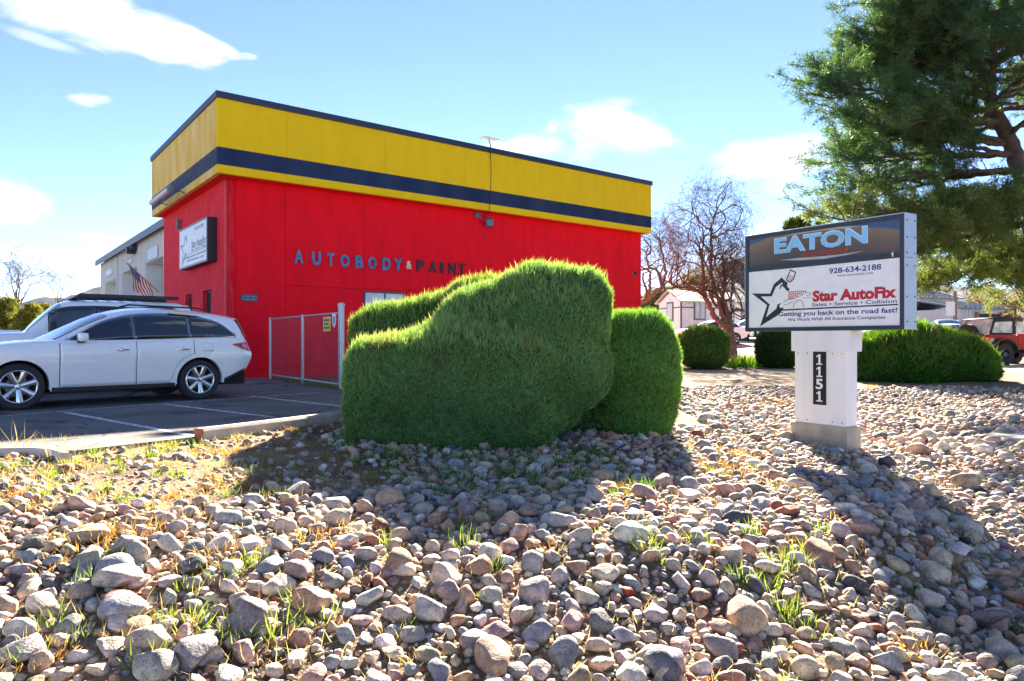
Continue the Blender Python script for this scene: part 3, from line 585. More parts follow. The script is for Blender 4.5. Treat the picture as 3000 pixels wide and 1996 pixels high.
# ---------------------------------------------------------------- chain-link gate
galv = pmat('galvanised_steel', (.42, .46, .50), .4, metal=.6, var=.15, scale=20)
gA, gB = onz(792, 1110), onz(1000, 1143); gd = (gB-gA).normalized(); gl = (gB-gA).length
gate = thing('chain_link_gate', 'grey chain-link gate beside the hedge with two leaves', 'gate', gA)
gh = 1.80
for nm, t, r, h in (('post', 0, .035, gh), ('post', .52, .035, gh), ('post', 1.0, .07, gh+.12)):
    p = gA+gd*gl*t; mb = MB(); mb.tube([p-ZU*.1, p+ZU*h], r, 10); po = mb.build(nm, galv, gate, smooth=40)
    if t == 1.0:
        mb = MB(); mb.lathe([(.085, 0), (.08, .05), (.03, .08), (.001, .085)], p+ZU*h, ZU, 10); mb.build('cap', galv, po, smooth=40)
for a, c in ((0.01, .51), (.53, .98)):
    p, q = gA+gd*gl*a, gA+gd*gl*c
    for z in (gh-.04, .12):
        mb = MB(); mb.tube([p+ZU*z, q+ZU*z], .025, 8); mb.build('rail', galv, gate, smooth=40)
    mb = MB(); L_ = (q-p).length; hh = gh-.16; s_ = .085; t = -hh
    while t < L_:
        for sg in (1, -1):
            a0, b0 = max(t, 0), min(t+hh, L_)
            if b0-a0 > .02:
                za, zb2 = (a0-t, b0-t) if sg > 0 else (hh-(a0-t), hh-(b0-t))
                mb.tube([p+gd*a0+ZU*(.12+za), p+gd*b0+ZU*(.12+zb2)], .0019, 3, cap=False)
        t += s_
    tag(mb.build('wire_mesh', pmat('dull_wire', (.16, .17, .19), .6, var=.2), gate), kind='stuff')
p = gA+gd*gl*.86+NN*0; fo = Vector((-gd.y, gd.x, 0)); fo = fo if fo.y < 0 else -fo
gs = thing('yellow_notice', 'small yellow notice wired to the gate', 'notice', p+ZU*1.5)
mb = MB(); mb.obox(p+fo*.05+ZU*1.52, gd*.24, fo*.006, ZU*.17); mb.build('plate', pmat('yellow_plate', (.78, .60, .06), .5), gs)
for r in range(3):
    for j in range(4 if r != 1 else 3):
        mb = MB(); mb.obox(p+fo*.0585+ZU*(1.61-.09*r)+gd*(-.15+.1*j+.04*(r == 1)), gd*.036, fo*.002, ZU*.027); mb.build('letter', let_k, gs)
p = gA+gd*gl*.945
gs = thing('shield_notice', 'small white and blue shield badge hung on the gate near the hedge', 'notice', p+ZU*1.5)
mb = MB(); sh = [(-.11, .15), (.11, .15), (.12, 0), (.07, -.12), (0, -.18), (-.07, -.12), (-.12, 0)]; mb.prism(sh, p+fo*.05+ZU*1.6, gd, ZU, fo, 0, .008); mb.build('plate', pmat('badge_white', (.75, .78, .8), .4), gs)
mb = MB(); mb.prism([(a*.62, b*.62) for a, b in sh], p+fo*.05+ZU*1.6, gd, ZU, fo, .009, .012); mb.build('badge', pmat('badge_blue', (.05, .2, .45), .4), gs)
# short fence run and white marker by the hedge
mb = MB(); p = onz(1031, 1236); mb.tube([p-ZU*.1, p+ZU*.62], .02, 8); o = mb.build('marker_post', pmat('white_post', (.7, .7, .7), .5), smooth=40); tag(o, 'thin white marker post at the left side of the hedge', 'post')

# ---------------------------------------------------------------- pylon sign
SD1 = 8.9; SD2 = SD1*340.9/277.7
SR = at(2648.4, 998, SD1); SL = at(2183.5, 998, SD2); SR.z = SL.z = 0
ss = (SR-SL).normalized(); SW = (SR-SL).length; sn = Vector((ss.y, -ss.x, 0)); sn = sn if sn.y < 0 else -sn     # sn faces the camera
sb = -sn
Z1 = HC+(998-624.6)/FP*SD1; Z0 = HC+(998-965.5)/FP*SD1
def S(x, y, o=0.0):                                 # source pixel on the sign face -> (along, height)
    p = onplane(x, y, SL+sn*o, sn); return ((p-SL).dot(ss), p.z)
def S8(x, y): return S(2180+x/4.356, 620+y/4.356)
spt = lambda a, b, o=0.0: SL+ss*a+sn*o+ZU*b
def SX(mb, a0, a1, b0, b1, o0, o1): return mb.obox(spt((a0+a1)/2, (b0+b1)/2, (o0+o1)/2), ss*((a1-a0)/2), sn*((o1-o0)/2), ZU*((b1-b0)/2))
sg = thing('pylon_sign', 'white pillar sign with a brown and white cabinet among the cobbles', 'sign', spt(SW*.52, -.4, -.14))
blk = pmat('dark_blue_cabinet', (.022, .035, .05), .45, var=.2, scale=3); alu = pmat('pale_blue_aluminium', (.42, .50, .58), .4, metal=.15, var=.06, scale=3); whp = pmat('white_sheet_metal', (.84, .83, .81), .45, var=.06, scale=4, stretch=(1, 1, .2), detail=9)
zd1, zd0 = S8(30, 705)[1], S8(30, 772)[1]            # divider
zd1 = (S8(30, 705)[1]+S8(2005, 520)[1])/2; zd0 = (S8(30, 772)[1]+S8(2005, 592)[1])/2
fr_ = .055
mb = MB(); SX(mb, 0, SW-.002, Z0, Z1, -.26, -.045); mb.build('cabinet', blk, sg)
mb = MB()
SX(mb, 0, SW, Z0, Z0+fr_, -.044, 0); SX(mb, 0, SW, Z1-fr_, Z1, -.044, 0); SX(mb, 0, fr_, Z0+fr_, Z1-fr_, -.044, 0); SX(mb, SW-fr_, SW, Z0+fr_, Z1-fr_, -.044, 0); SX(mb, fr_, SW-fr_, zd0, zd1, -.044, -.001)
mb.build('frame', blk, sg, bevel=.004)
mb = MB(); SX(mb, SW, SW+.012, Z0, zd0, -.29, -.003); SX(mb, SW, SW+.012, zd0+.004, Z1, -.29, -.003); SX(mb, -.012, 0, Z0, Z1, -.29, -.003); SX(mb, -.012, SW+.012, Z1, Z1+.012, -.29, -.003); mb.build('side_cover', alu, sg, bevel=.003)
for z in (Z1-.08, Z1-.3, Z1-.5, zd0-.1, zd0-.5, Z0+.1):
    for o in (-.05, -.24):
        mb = MB(); c = spt(SW+.012, z, o); mb.lathe([(.012, 0), (.010, .006), (.001, .008)], c, ss, 8); mb.build('screw', frame_d, sg)
# printed faces
fm, nt, b = new_mat('brown_blue_print'); N = nt.nodes.new; L = nt.links.new
tc = N('ShaderNodeTexCoord'); sp = N('ShaderNodeSeparateXYZ'); L(tc.outputs['Generated'], sp.inputs[0])
nz = N('ShaderNodeTexNoise'); nz.inputs['Scale'].default_value = 1.3; L(tc.outputs['Generated'], nz.inputs['Vector'])
# printed blue glow towards both upper corners
ab = N('ShaderNodeMath'); ab.operation = 'SUBTRACT'; L(sp.outputs['X'], ab.inputs[0]); ab.inputs[1].default_value = .42
aa = N('ShaderNodeMath'); aa.operation = 'ABSOLUTE'; L(ab.outputs[0], aa.inputs[0])
mz = N('ShaderNodeMath'); mz.operation = 'MULTIPLY_ADD'; L(sp.outputs['Z'], mz.inputs[0]); mz.inputs[1].default_value = .9; L(aa.outputs[0], mz.inputs[2])
mz2 = N('ShaderNodeMath'); mz2.operation = 'MULTIPLY_ADD'; L(nz.outputs['Fac'], mz2.inputs[0]); mz2.inputs[1].default_value = .25; L(mz.outputs[0], mz2.inputs[2])
cr = N('ShaderNodeValToRGB'); e = cr.color_ramp.elements; e[0].position = .3; e[0].color = (.045, .03, .022, 1); e[1].position = 1.0; e[1].color = (.14, .09, .05, 1)
x_ = e.new(.72); x_.color = (.13, .08, .042, 1)
e[2].position = .98; e[2].color = (.20, .14, .08, 1); x_ = e.new(1.0); x_.color = (.035, .075, .17, 1)
sc2 = N('ShaderNodeMath'); sc2.operation = 'MULTIPLY'; L(mz2.outputs[0], sc2.inputs[0]); sc2.inputs[1].default_value = .78; L(sc2.outputs[0], cr.inputs[0]); L(cr.outputs[0], b.inputs['Base Color']); setc(b, 'Roughness', .3)
mb = MB(); SX(mb, fr_, SW-fr_, zd1, Z1-fr_, -.03, -.016); fb_ = mb.build('upper_face', fm, sg)
mb = MB(); SX(mb, fr_, SW-fr_, Z0+fr_, zd0, -.03, -.016); fw_ = mb.build('lower_face', pmat('white_sign_face', (.78, .78, .77), .4, var=.05), sg)
ink_b, ink_r, ink_k, ink_e = pmat('navy_ink', (.02, .025, .20), .4, var=.2), pmat('red_ink', (.52, .012, .025), .4), pmat('black_ink', (.012, .02, .025), .4), pmat('sky_blue_ink', (.22, .55, .82), .3, var=.12, scale=2.5)
ink_w, ink_s = pmat('white_ink', (.75, .75, .72), .4), pmat('script_red_ink', (.50, .04, .02), .4)
FO_ = -.016
def stext(s, BL, BR, TL, m, parent, bold=0.0, full=True, shear=0.0, z=.0012, lbl=None, dx=0.0, t=.0012):
    a0, b0 = S8(*BL); a1, b1 = S8(*BR); a2, b2 = S8(*TL)
    h = b2-b0
    mb = text_mb(s, spt(a0+dx, (b0+b1)/2 if abs(b1-b0) < .06 else b0, FO_), ss, ZU, sn, a1-a0, h, t, bold, shear, full, z0=z-.001)
    o = mb.build('lettering', m, parent); 
    if lbl: tag(o, lbl)
    if len(s) > 20: tag(o, kind='stuff')
    return o
stext('EATON', (376, 549), (1571, 404), (372, 343), ink_w, fb_, bold=.05, full=False, z=.001, lbl='white outline of the large letters')
stext('EATON', (384, 543), (1563, 410), (380, 350), ink_e, fb_, bold=.034, full=False, z=.003, lbl='large light blue letters EATON')
stext('Automotive', (695, 588), (1325, 522), (700, 500), ink_s, fb_, bold=.006, shear=.5, z=.005, lbl='red slanted script below the large letters')
def spoly(pts, m, parent, name='printed_shape', z0=.0, z1=.0014):
    mb = MB(); mb.prism([S8(*p) for p in pts], Vector(SL), ss, ZU, sn, FO_+z0, FO_+z1); return mb.build(name, m, parent)
spoly([(445, 620), (700, 590), (1000, 570), (1250, 540), (1520, 500), (1300, 555), (1000, 605), (700, 622)], pmat('silver_ink', (.42, .42, .40), .35), fb_, 'swoosh')
spoly([(450, 325), (700, 262), (1000, 210), (1250, 190), (1520, 182), (1250, 215), (1000, 240), (750, 278)], pmat('silver_ink'  , (.42, .42, .40), .35), fb_, 'swoosh')
spoly([(1880, 530), (1905, 520), (1903, 575), (1890, 577)], ink_w, fb_, 'sticker', -.0, .02)
stext('928-634-2188', (1077, 795), (1742, 735), (1077, 725), ink_b, fw_, bold=.02, lbl='blue telephone number')
stext('www.starautofix.com', (1180, 832), (1635, 794), (1180, 800), ink_k, fw_, lbl='thin web address')
stext('Star AutoFix', (865, 1148), (1938, 1085), (865, 1018), ink_r, fw_, bold=.05, lbl='large red shop name')
stext('Sales \u2022 Service \u2022 Collision', (860, 1212), (1940, 1163), (860, 1165), ink_b, fw_, bold=.01, lbl='blue line of services')
stext('Getting you back on the road fast!', (430, 1340), (1945, 1283), (412, 1285), ink_b, fw_, bold=.022, lbl='blue slogan')
stext('We Work With All Insurance Companies', (545, 1405), (1795, 1362), (545, 1364), ink_b, fw_, bold=.012, lbl='small blue line about insurance')
STAR = [(440, 870), (370, 930), (325, 1048), (90, 1045), (285, 1195), (195, 1465), (420, 1325), (490, 1252), (492, 1222), (455, 1232), (440, 1205), (465, 1165), (418, 1185), (403, 1240), (272, 1350), (318, 1185), (205, 1085), (345, 1082), (395, 965), (460, 915)]
GUN = [(440, 868), (470, 840), (510, 882), (548, 910), (538, 950), (578, 1000), (545, 1018), (500, 968), (478, 950), (485, 905), (461, 914)]
TRG = [(478, 930), (470, 960), (445, 992), (437, 985), (455, 955), (462, 925)]
CUP_O = [(583, 736), (657, 772), (627, 868), (578, 907), (533, 888), (530, 850)]
CUP_I = [(588, 755), (641, 780), (614, 860), (575, 893), (545, 878), (542, 852)]
spoly(STAR, ink_k, fw_, 'star_logo', .0, .0012); spoly(GUN, ink_k, fw_, 'star_logo', .0, .0016); spoly(TRG, ink_k, fw_, 'star_logo', .0, .0016)
mb = MB(); n_ = len(CUP_O)
for i in range(n_):
    j = (i+1) % n_; mb.prism([S8(*CUP_O[i]), S8(*CUP_O[j]), S8(*CUP_I[j]), S8(*CUP_I[i])], Vector(SL), ss, ZU, sn, FO_, FO_+.0012)
mb.build('paint_cup', ink_k, fw_)
mb = MB()
for r in range(5):
    for c in range(5):
        x, y = 552+c*16+(r % 2)*6, 810+r*17+c*4
        if x < 632-r*4: mb.prism([S8(x-5, y-5), S8(x+5, y-4), S8(x+4, y+5), S8(x-5, y+4)], Vector(SL), ss, ZU, sn, FO_, FO_+.0012)
tag(mb.build('red_dots', ink_r, fw_), kind='stuff')
mb = MB()
for r in range(4):
    for c in range(9-2*r):
        x, y = 556+c*26, 1018+r*27-c*1.0
        mb.prism([S8(x, y), S8(x+19, y), S8(x+18, y+19), S8(x+1, y+19)], Vector(SL), ss, ZU, sn, FO_, FO_+.0012)
tag(mb.build('checker', ink_r, fw_), kind='stuff')
def stroke(pts, w, m, name='line_drawing'):
    mb = MB()
    for (xa, ya), (xb, yb) in zip(pts, pts[1:]):
        dx, dy = xb-xa, yb-ya; l = math.hypot(dx, dy); ox, oy = -dy/l*w/2, dx/l*w/2
        mb.prism([S8(xa+ox, ya+oy), S8(xb+ox, yb+oy), S8(xb-ox, yb-oy), S8(xa-ox, ya-oy)], Vector(SL), ss, ZU, sn, FO_, FO_+.0011)
    mb.build(name, m, fw_)
br_ = pmat('brown_ink', (.25, .17, .14), .5)
stroke([(490, 1160), (540, 1128), (640, 1108), (720, 1070), (790, 1032), (850, 1045)], 7, br_); stroke([(500, 1195), (560, 1180), (615, 1150)], 6, br_)
stroke([(618, 1225), (632, 1170), (668, 1135), (705, 1128), (738, 1150), (752, 1222)], 8, br_); stroke([(780, 1075), (850, 1062)], 6, br_); stroke([(735, 1110), (845, 1092)], 6, br_)
stroke([(482, 1258), (1955, 1186)], 18, ink_k, 'rule')
# pillar
PO = -.03                                            # pillar face set back
def pa_(x): return S(x, 1100, PO)[0]
A0, A1 = pa_(2329), pa_(2478.7); PD = .27
zb0 = HC+(998-1251.7)/FP*(spt(A1, 0, PO).y); zcap = HC+(998-1031)/FP*(spt(A1, 0, PO).y); zg = -.55
mb = MB(); SX(mb, A0, A1, zb0, zcap, PO-PD, PO); mb.build('pillar_shaft', whp, sg, bevel=.004)
mb = MB(); SX(mb, A0-.045, A1+.06, zcap, Z0-.002, PO-PD-.02, PO+.025); mb.build('pillar_cap', whp, sg, bevel=.004)
mb = MB(); SX(mb, A0-.05, A1+.03, zg, zb0, PO-PD-.05, PO+.03); mb.build('footing', pmat('footing_concrete', (.42, .36, .28), .95, var=.2, scale=5, bump=.4, bscale=40), sg, bevel=.012)
for a in (A0+.05, A0+.2, A1-.2, A1-.06):
    for z in (zcap-.03, zb0+.05):
        mb = MB(); mb.lathe([(.009, 0), (.008, .004), (.001, .006)], spt(a, z, PO), sn, 8); mb.build('screw', frame_d, sg)
q0, q1 = S(2150+488/2.09, 1150, PO)[0], S(2150+566/2.09, 1150, PO)[0]; zt_, zbm = zcap-.005, HC+(998-(600+1222/2.09))/FP*spt(q0, 0, PO).y
mb = MB(); SX(mb, q0, q1, zbm, zt_, PO+.001, PO+.012); npl = mb.build('number_plate', pmat('black_plate', (.012, .014, .018), .4), sg)
dh = (zt_-zbm)/4.25
for i, ch in enumerate('1151'):
    c = zt_-.03-dh*(i+1)*.985+.02; w_ = (q1-q0)*.56; mid = (q0+q1)/2; hh = dh*.84
    if ch == '1':
        mb = MB(); one = [(.08, 0), (.92, 0), (.92, .12), (.66, .12), (.66, 1), (.48, 1), (.10, .84), (.10, .70), (.38, .78), (.38, .12), (.08, .12)]
        mb.prism([((u_-.5)*w_, v_*hh) for u_, v_ in one], spt(mid, c, PO+.012), ss, ZU, sn, 0, .004)
    else: mb = text_mb(ch, spt(mid-w_/2, c, PO+.012), ss, ZU, sn, w_, hh, .004, bold=.03)
    tag(mb.build('digit', whp, npl), 'white digit '+ch)
# the same design, sun-bleached, on the wall sign
wf = WS_FRAME; faded = pmat('faded_grey_print', (.36, .37, .40), .5, var=.25, scale=12); WA0, WB0 = S8(45, 775)[0], Z0+fr_; WA1, WB1 = SW-fr_, zd0
def wmap(x, y): a, b_ = S8(x, y); return (.06+(a-WA0)/(WA1-WA0)*(wf['w']-.12), .06+(b_-WB0)/(WB1-WB0)*(wf['h']-.12))
def wtext(s, BL, BR, TL, bold=0.0):
    a0, b0 = wmap(*BL); a1, b1 = wmap(*BR); a2, b2 = wmap(*TL)
    o = text_mb(s, wf['o']+wf['ex']*a0+ZU*b0, wf['ex'], ZU, wf['ez'], a1-a0, b2-b0, .003, bold, 0, True, z0=.001).build('lettering', faded, wf['root'])
    if len(s) > 20: tag(o, kind='stuff')
mb = MB(); mb.prism([wmap(*q) for q in STAR], wf['o'], wf['ex'], ZU, wf['ez'], .001, .004); mb.build('star_logo', faded, wf['root'])
mb = MB(); mb.prism([wmap(*q) for q in GUN], wf['o'], wf['ex'], ZU, wf['ez'], .001, .0045); mb.build('star_logo', faded, wf['root'])
mb = MB(); mb.prism([wmap(*q) for q in ((482, 1250), (1955, 1178), (1955, 1194), (482, 1266))], wf['o'], wf['ex'], ZU, wf['ez'], .001, .004); mb.build('rule', faded, wf['root'])
wtext('928-634-2188', (1077, 795), (1742, 735), (1077, 725), .02); wtext('Star AutoFix', (865, 1148), (1938, 1085), (865, 1000), .04); wtext('Sales \u2022 Service \u2022 Collision', (860, 1212), (1940, 1163), (860, 1160), .01)
wtext('Getting you back on the road fast!', (412, 1340), (1945, 1283), (412, 1285), .02); wtext('We Work With All Insurance Companies', (545, 1405), (1795, 1362), (545, 1364), .01)

# ---------------------------------------------------------------- vehicles
white_paint = pmat('white_car_paint', (.86, .86, .85), .25, var=.02, spec=.5, coat=1.0); tyre_m = pmat('tyre_rubber', (.022, .022, .024), .8, var=.2, bump=.15, bscale=80)
rim_m = pmat('alloy', (.62, .62, .64), .22, metal=.9, var=.05); trim_m = pmat('black_plastic', (.018, .019, .021), .55); chrome = pmat('chrome', (.8, .8, .8), .08, metal=1)
cglass = pmat('tinted_glass', (.012, .018, .028), .03, var=.1, spec=.9, coat=.5); lamp_r = pmat('tail_lamp_red', (.5, .006, .02), .08, coat=1); under = pmat('underbody', (.012, .012, .012), .9)
wsg = pmat('windscreen_glass', (.10, .15, .17), .05, spec=.9, coat=.5); caliper = pmat('rusty_hub', (.40, .16, .05), .6)
def smooth_interp(xp, fp_):
    xp, fp_ = np.array(xp, float), np.array(fp_, float)
    d = np.gradient(fp_, xp)
    def f(x):
        x = np.clip(x, xp[0], xp[-1]); i = np.clip(np.searchsorted(xp, x)-1, 0, len(xp)-2); h = xp[i+1]-xp[i]; t = (x-xp[i])/h
        return (2*t**3-3*t**2+1)*fp_[i]+(t**3-2*t**2+t)*h*d[i]+(-2*t**3+3*t**2)*fp_[i+1]+(t**3-t**2)*h*d[i+1]
    return f
class Car:
    def __init__(s, root, p): s.r = root; s.p = p; s.zs = smooth_interp(*p['belt']); s.w = smooth_interp(*p['width']); s.zr = smooth_interp(*p['roof']); s.zc = smooth_interp(*p['hood'])
    def prof(s, z): return np.interp(z, s.p['prof'][0], s.p['prof'][1])
    def zb(s, x):
        z = float(np.interp(x, s.p['sill'][0], s.p['sill'][1]))
        for xc in (0, s.p['wb']):
            d = abs(x-xc)
            if d < s.p['ra']: z = max(z, s.p['rw']+math.sqrt(s.p['ra']**2-d*d)*.98)
        return z
    def tail(s, x, z):
        q = max(0, (x-s.p['t0'])/(s.p['x1']-s.p['t0'])); f = max(0, (s.p['n0']-x)/(s.p['n0']-s.p['x0']))
        return x-q*q*float(np.interp(z, *s.p['tail']))+f*f*float(np.interp(z, *s.p['nose']))
    def side(s, x, z, off=0.0): return float(s.w(x))*float(s.prof(z))+off
    def body(s, m):
        xs_ = np.unique(np.concatenate([np.linspace(s.p['x0'], s.p['x1'], 60)]+[xc+s.p['ra']*np.sin(np.linspace(-1, 1, 15)*math.pi/2)*1.0 for xc in (0, s.p['wb'])]))
        vs = []; nr = 0
        for x in xs_:
            a, b2 = s.zb(x), float(s.zs(x)); zc_ = max(float(s.zc(x)), b2+.005); row = []
            for t in np.linspace(0, 1, 12):
                z = a+(b2-a)*t; row.append((s.tail(x, z), s.side(x, z), z))
            ys_ = s.side(x, b2)
            for k_, (fy, fz) in enumerate(((.97, .25), (.9, .55), (.75, .8), (.4, .97), (0, 1))): row.append((s.tail(x, b2), ys_*fy, b2+(zc_-b2)*fz))
            row = row+[(q[0], -q[1], q[2]) for q in row[-2::-1]]; nr = len(row); vs += row
        n = len(xs_); fs = [(i*nr+j, (i+1)*nr+j, (i+1)*nr+j+1, i*nr+j+1) for i in range(n-1) for j in range(nr-1)]
        fs += [tuple(range(nr)), tuple((n-1)*nr+j for j in range(nr))[::-1]]
        mb = MB(); mb.add(vs, fs); return mb.build('body', m, s.r, smooth=50, local=True)
    def ghw(s, x, t): return (s.side(x, float(s.zs(x)))-.03)*(1-s.p['tumble']*t)*max(0, 1-t**s.p['sq'])**.5
    def gside(s, x, z):
        a, b2 = float(s.zs(x)), float(s.zr(x)); return s.ghw(x, min(1, max(0, (z-a)/max(.02, b2-a))))
    def gtop(s, x, y):
        a, b2 = float(s.zs(x)), float(s.zr(x)); ts = np.linspace(0, 1, 120); ws_ = s.ghw(x, 0)*(1-s.p['tumble']*ts)*np.maximum(0, 1-ts**s.p['sq'])**.5
        return a+(b2-a)*float(np.interp(-abs(y), -ws_, ts))
    def cabin(s, m):
        xs_ = np.linspace(s.p['g0'], s.p['g1'], 52); ts = [0, .15, .3, .45, .6, .72, .82, .9, .95, .98, .995, 1.0]; vs = []
        for x in xs_:
            a, b2 = float(s.zs(x))-.03, float(s.zr(x)); row = [(x, s.ghw(x, t), a+(b2-a)*t) for t in ts]; row += [(q[0], -q[1], q[2]) for q in row[-2::-1]]; nr = len(row); vs += row
        n = len(xs_); fs = [(i*nr+j, (i+1)*nr+j, (i+1)*nr+j+1, i*nr+j+1) for i in range(n-1) for j in range(nr-1)]
        fs += [tuple(range(nr)), tuple((n-1)*nr+j for j in range(nr))[::-1]]
        mb = MB(); mb.add(vs, fs); return mb.build('cabin', m, s.r, smooth=45, local=True)
    def sidepanel(s, name, m, x0, x1, lo, hi, sgn, off, parent=None, lower=False, n=18, k=6, label=None):
        vs = []; f = (lambda x, z: s.side(x, z)) if lower else s.gside
        for x in np.linspace(x0, x1, n+1):
            a, b2 = lo(x), hi(x)
            for t in np.linspace(0, 1, k+1):
                z = a+(b2-a)*t; vs.append((s.tail(x, z) if lower else x, sgn*(f(x, z)+off), z))
        mb = MB(); mb.add(vs, [(i*(k+1)+j, (i+1)*(k+1)+j, (i+1)*(k+1)+j+1, i*(k+1)+j+1) for i in range(n) for j in range(k)])
        o = mb.build(name, m, parent or s.r, smooth=True, local=True)
        if label: tag(o, label)
        md = o.modifiers.new('thick', 'SOLIDIFY'); md.thickness = .006; md.offset = 0
        return o
    def screen(s, name, m, x0, x1, hw, off=.006):
        vs = []; n, k = 14, 14
        for x in np.linspace(x0, x1, n+1):
            for y in np.linspace(-1, 1, k+1):
                w = hw(x); vs.append((x-.004, y*w, s.gtop(x, y*w)+off))
        mb = MB(); mb.add(vs, [(i*(k+1)+j, (i+1)*(k+1)+j, (i+1)*(k+1)+j+1, i*(k+1)+j+1) for i in range(n) for j in range(k)]); return mb.build(name, m, s.r, smooth=True, local=True)
    def wheel(s, xc, sgn, spokes=7, rim_r=.26, w=.24, plain=False, rimmat=None):
        rw = s.p['rw']; yo = sgn*(s.side(xc, s.p['rw']+s.p['ra']+.02)-.015); ax = Vector((0, sgn, 0)); c = Vector((xc, yo-sgn*w/2, rw)); h = w/2
        root = bpy.data.objects.new('wheel', None); link(root, s.r); root.location = (0, 0, 0)
        mb = MB(); mb.lathe([(rim_r, -h*.9), (rim_r+.03, -h), (rw-.03, -h), (rw-.005, -h*.8), (rw, -h*.4), (rw, h*.4), (rw-.005, h*.8), (rw-.03, h), (rim_r+.03, h), (rim_r, h*.9)], c, ax, 36); mb.build('tyre', tyre_m, root, smooth=35, local=True)
        rm = rimmat or rim_m
        mb = MB(); mb.lathe([(rim_r+.004, h*.93), (rim_r-.006, h*.97), (rim_r-.02, h*.9), (rim_r-.03, h*.3), (rim_r-.03, -h*.8)], c, ax, 36)
        e1, e2 = Vector((1, 0, 0)), Vector((0, 0, 1))
        for k_ in range(spokes):
            an = 2*math.pi*k_/spokes+.3; d = e1*math.cos(an)+e2*math.sin(an); q = -e1*math.sin(an)+e2*math.cos(an)
            P = []
            for rr, ww, dep in ((.045, .038, .62), (.13, .034, .78), (rim_r-.012, .048, .86)):
                cc = c+d*rr+ax*h*dep; P += [cc+q*ww, cc+q*ww*.25+ax*.012, cc-q*ww*.25+ax*.012, cc-q*ww, cc-ax*.05]
            mb.add(P, [(i*5+j, (i+1)*5+j, (i+1)*5+(j+1) % 5, i*5+(j+1) % 5) for i in range(2) for j in range(5)])
        mb.lathe([(.001, h*.72), (.03, h*.72), (.055, h*.66), (.06, h*.5)], c, ax, 20)
        mb.build('rim', rm, root, smooth=30, local=True)
        mb = MB(); mb.lathe([(.001, h*.1), (rim_r*.62, h*.1), (rim_r*.62, 0)], c, ax, 24); mb.build('brake_disc', pmat('brake_disc', (.20, .18, .17), .4, metal=.6), root, local=True)
        mb = MB(); mb.lathe([(.001, h*.22), (.085, h*.2), (.1, h*.1)], c, ax, 16); mb.build('hub', caliper, root, local=True, smooth=30)
        mb = MB(); mb.lathe([(.001, -h*.3), (rim_r-.02, -h*.3)], c, ax, 24); mb.build('wheel_back', under, root, local=True)
    def arch(s, xc, sgn, m, w=.05):
        mb = MB(); vs = []; n = 26; ra, rw = s.p['ra'], s.p['rw']
        for i in range(n+1):
            an = math.pi*(-.05+1.10*i/n); 
            for rr, off in ((ra-.015, -.10), (ra-.015, .012), (ra+w, .012), (ra+w, -.02)):
                x = xc+rr*math.cos(an); z = rw+rr*math.sin(an); vs.append((s.tail(x, z), sgn*(s.side(x, max(z, .3))+off), z))
        mb.add(vs, [(i*4+j, (i+1)*4+j, (i+1)*4+j+1, i*4+j+1) for i in range(n) for j in range(3)]); mb.build('wheel_arch', m, s.r, smooth=40, local=True)
    def inner(s):
        mb = MB(); p = s.p; mb.box(p['x0']+.25, p['x1']-.3, -.6, .6, .24, .8)
        for a, b2 in ((p['x0']+.1, -p['ra']-.02), (p['ra']+.02, p['wb']-p['ra']-.02), (p['wb']+p['ra']+.02, p['x1']-.15)): mb.box(a, b2, -.8, .8, .25, .6)
        mb.build('underbody', under, s.r, local=True)
MDX = dict(x0=-.94, x1=3.90, wb=2.82, rw=.37, ra=.435, g0=.40, g1=3.85, tumble=.25, sq=9, t0=3.25, n0=-.35,
    belt=([-.94, -.75, -.4, 0, .6, 1.5, 2.4, 3.2, 3.55, 3.78, 3.90], [.72, .86, .97, 1.02, 1.07, 1.09, 1.115, 1.15, 1.15, 1.10, 1.02]),
    width=([-.94, -.7, -.3, .3, 1.4, 2.6, 3.3, 3.65, 3.90], [.66, .84, .95, .975, .975, .985, .965, .91, .80]),
    roof=([.40, .65, .95, 1.25, 1.5, 1.8, 2.2, 2.7, 3.2, 3.50, 3.63, 3.73, 3.85], [1.06, 1.20, 1.385, 1.54, 1.63, 1.69, 1.715, 1.70, 1.665, 1.62, 1.59, 1.42, 1.12]),
    hood=([-.94, -.7, -.3, .2, .5, 4], [.76, .93, 1.04, 1.11, 1.13, 1.16]), sill=([-1, -.6, -.45, .45, 2.4, 3.26, 3.6, 4], [.30, .26, .25, .27, .27, .34, .45, .52]),
    prof=([.2, .32, .45, .62, .78, .90, .96, 1.02, 1.15, 1.3], [.94, .955, .972, .985, 1.0, 1.0, .992, .982, .955, .93]),
    tail=([.3, .5, .72, .85, .95, 1.05, 1.2], [.30, .14, .02, 0, .06, .09, .12]), nose=([.2, .45, .7, .9, 1.1], [.08, 0, .02, .15, .3]))
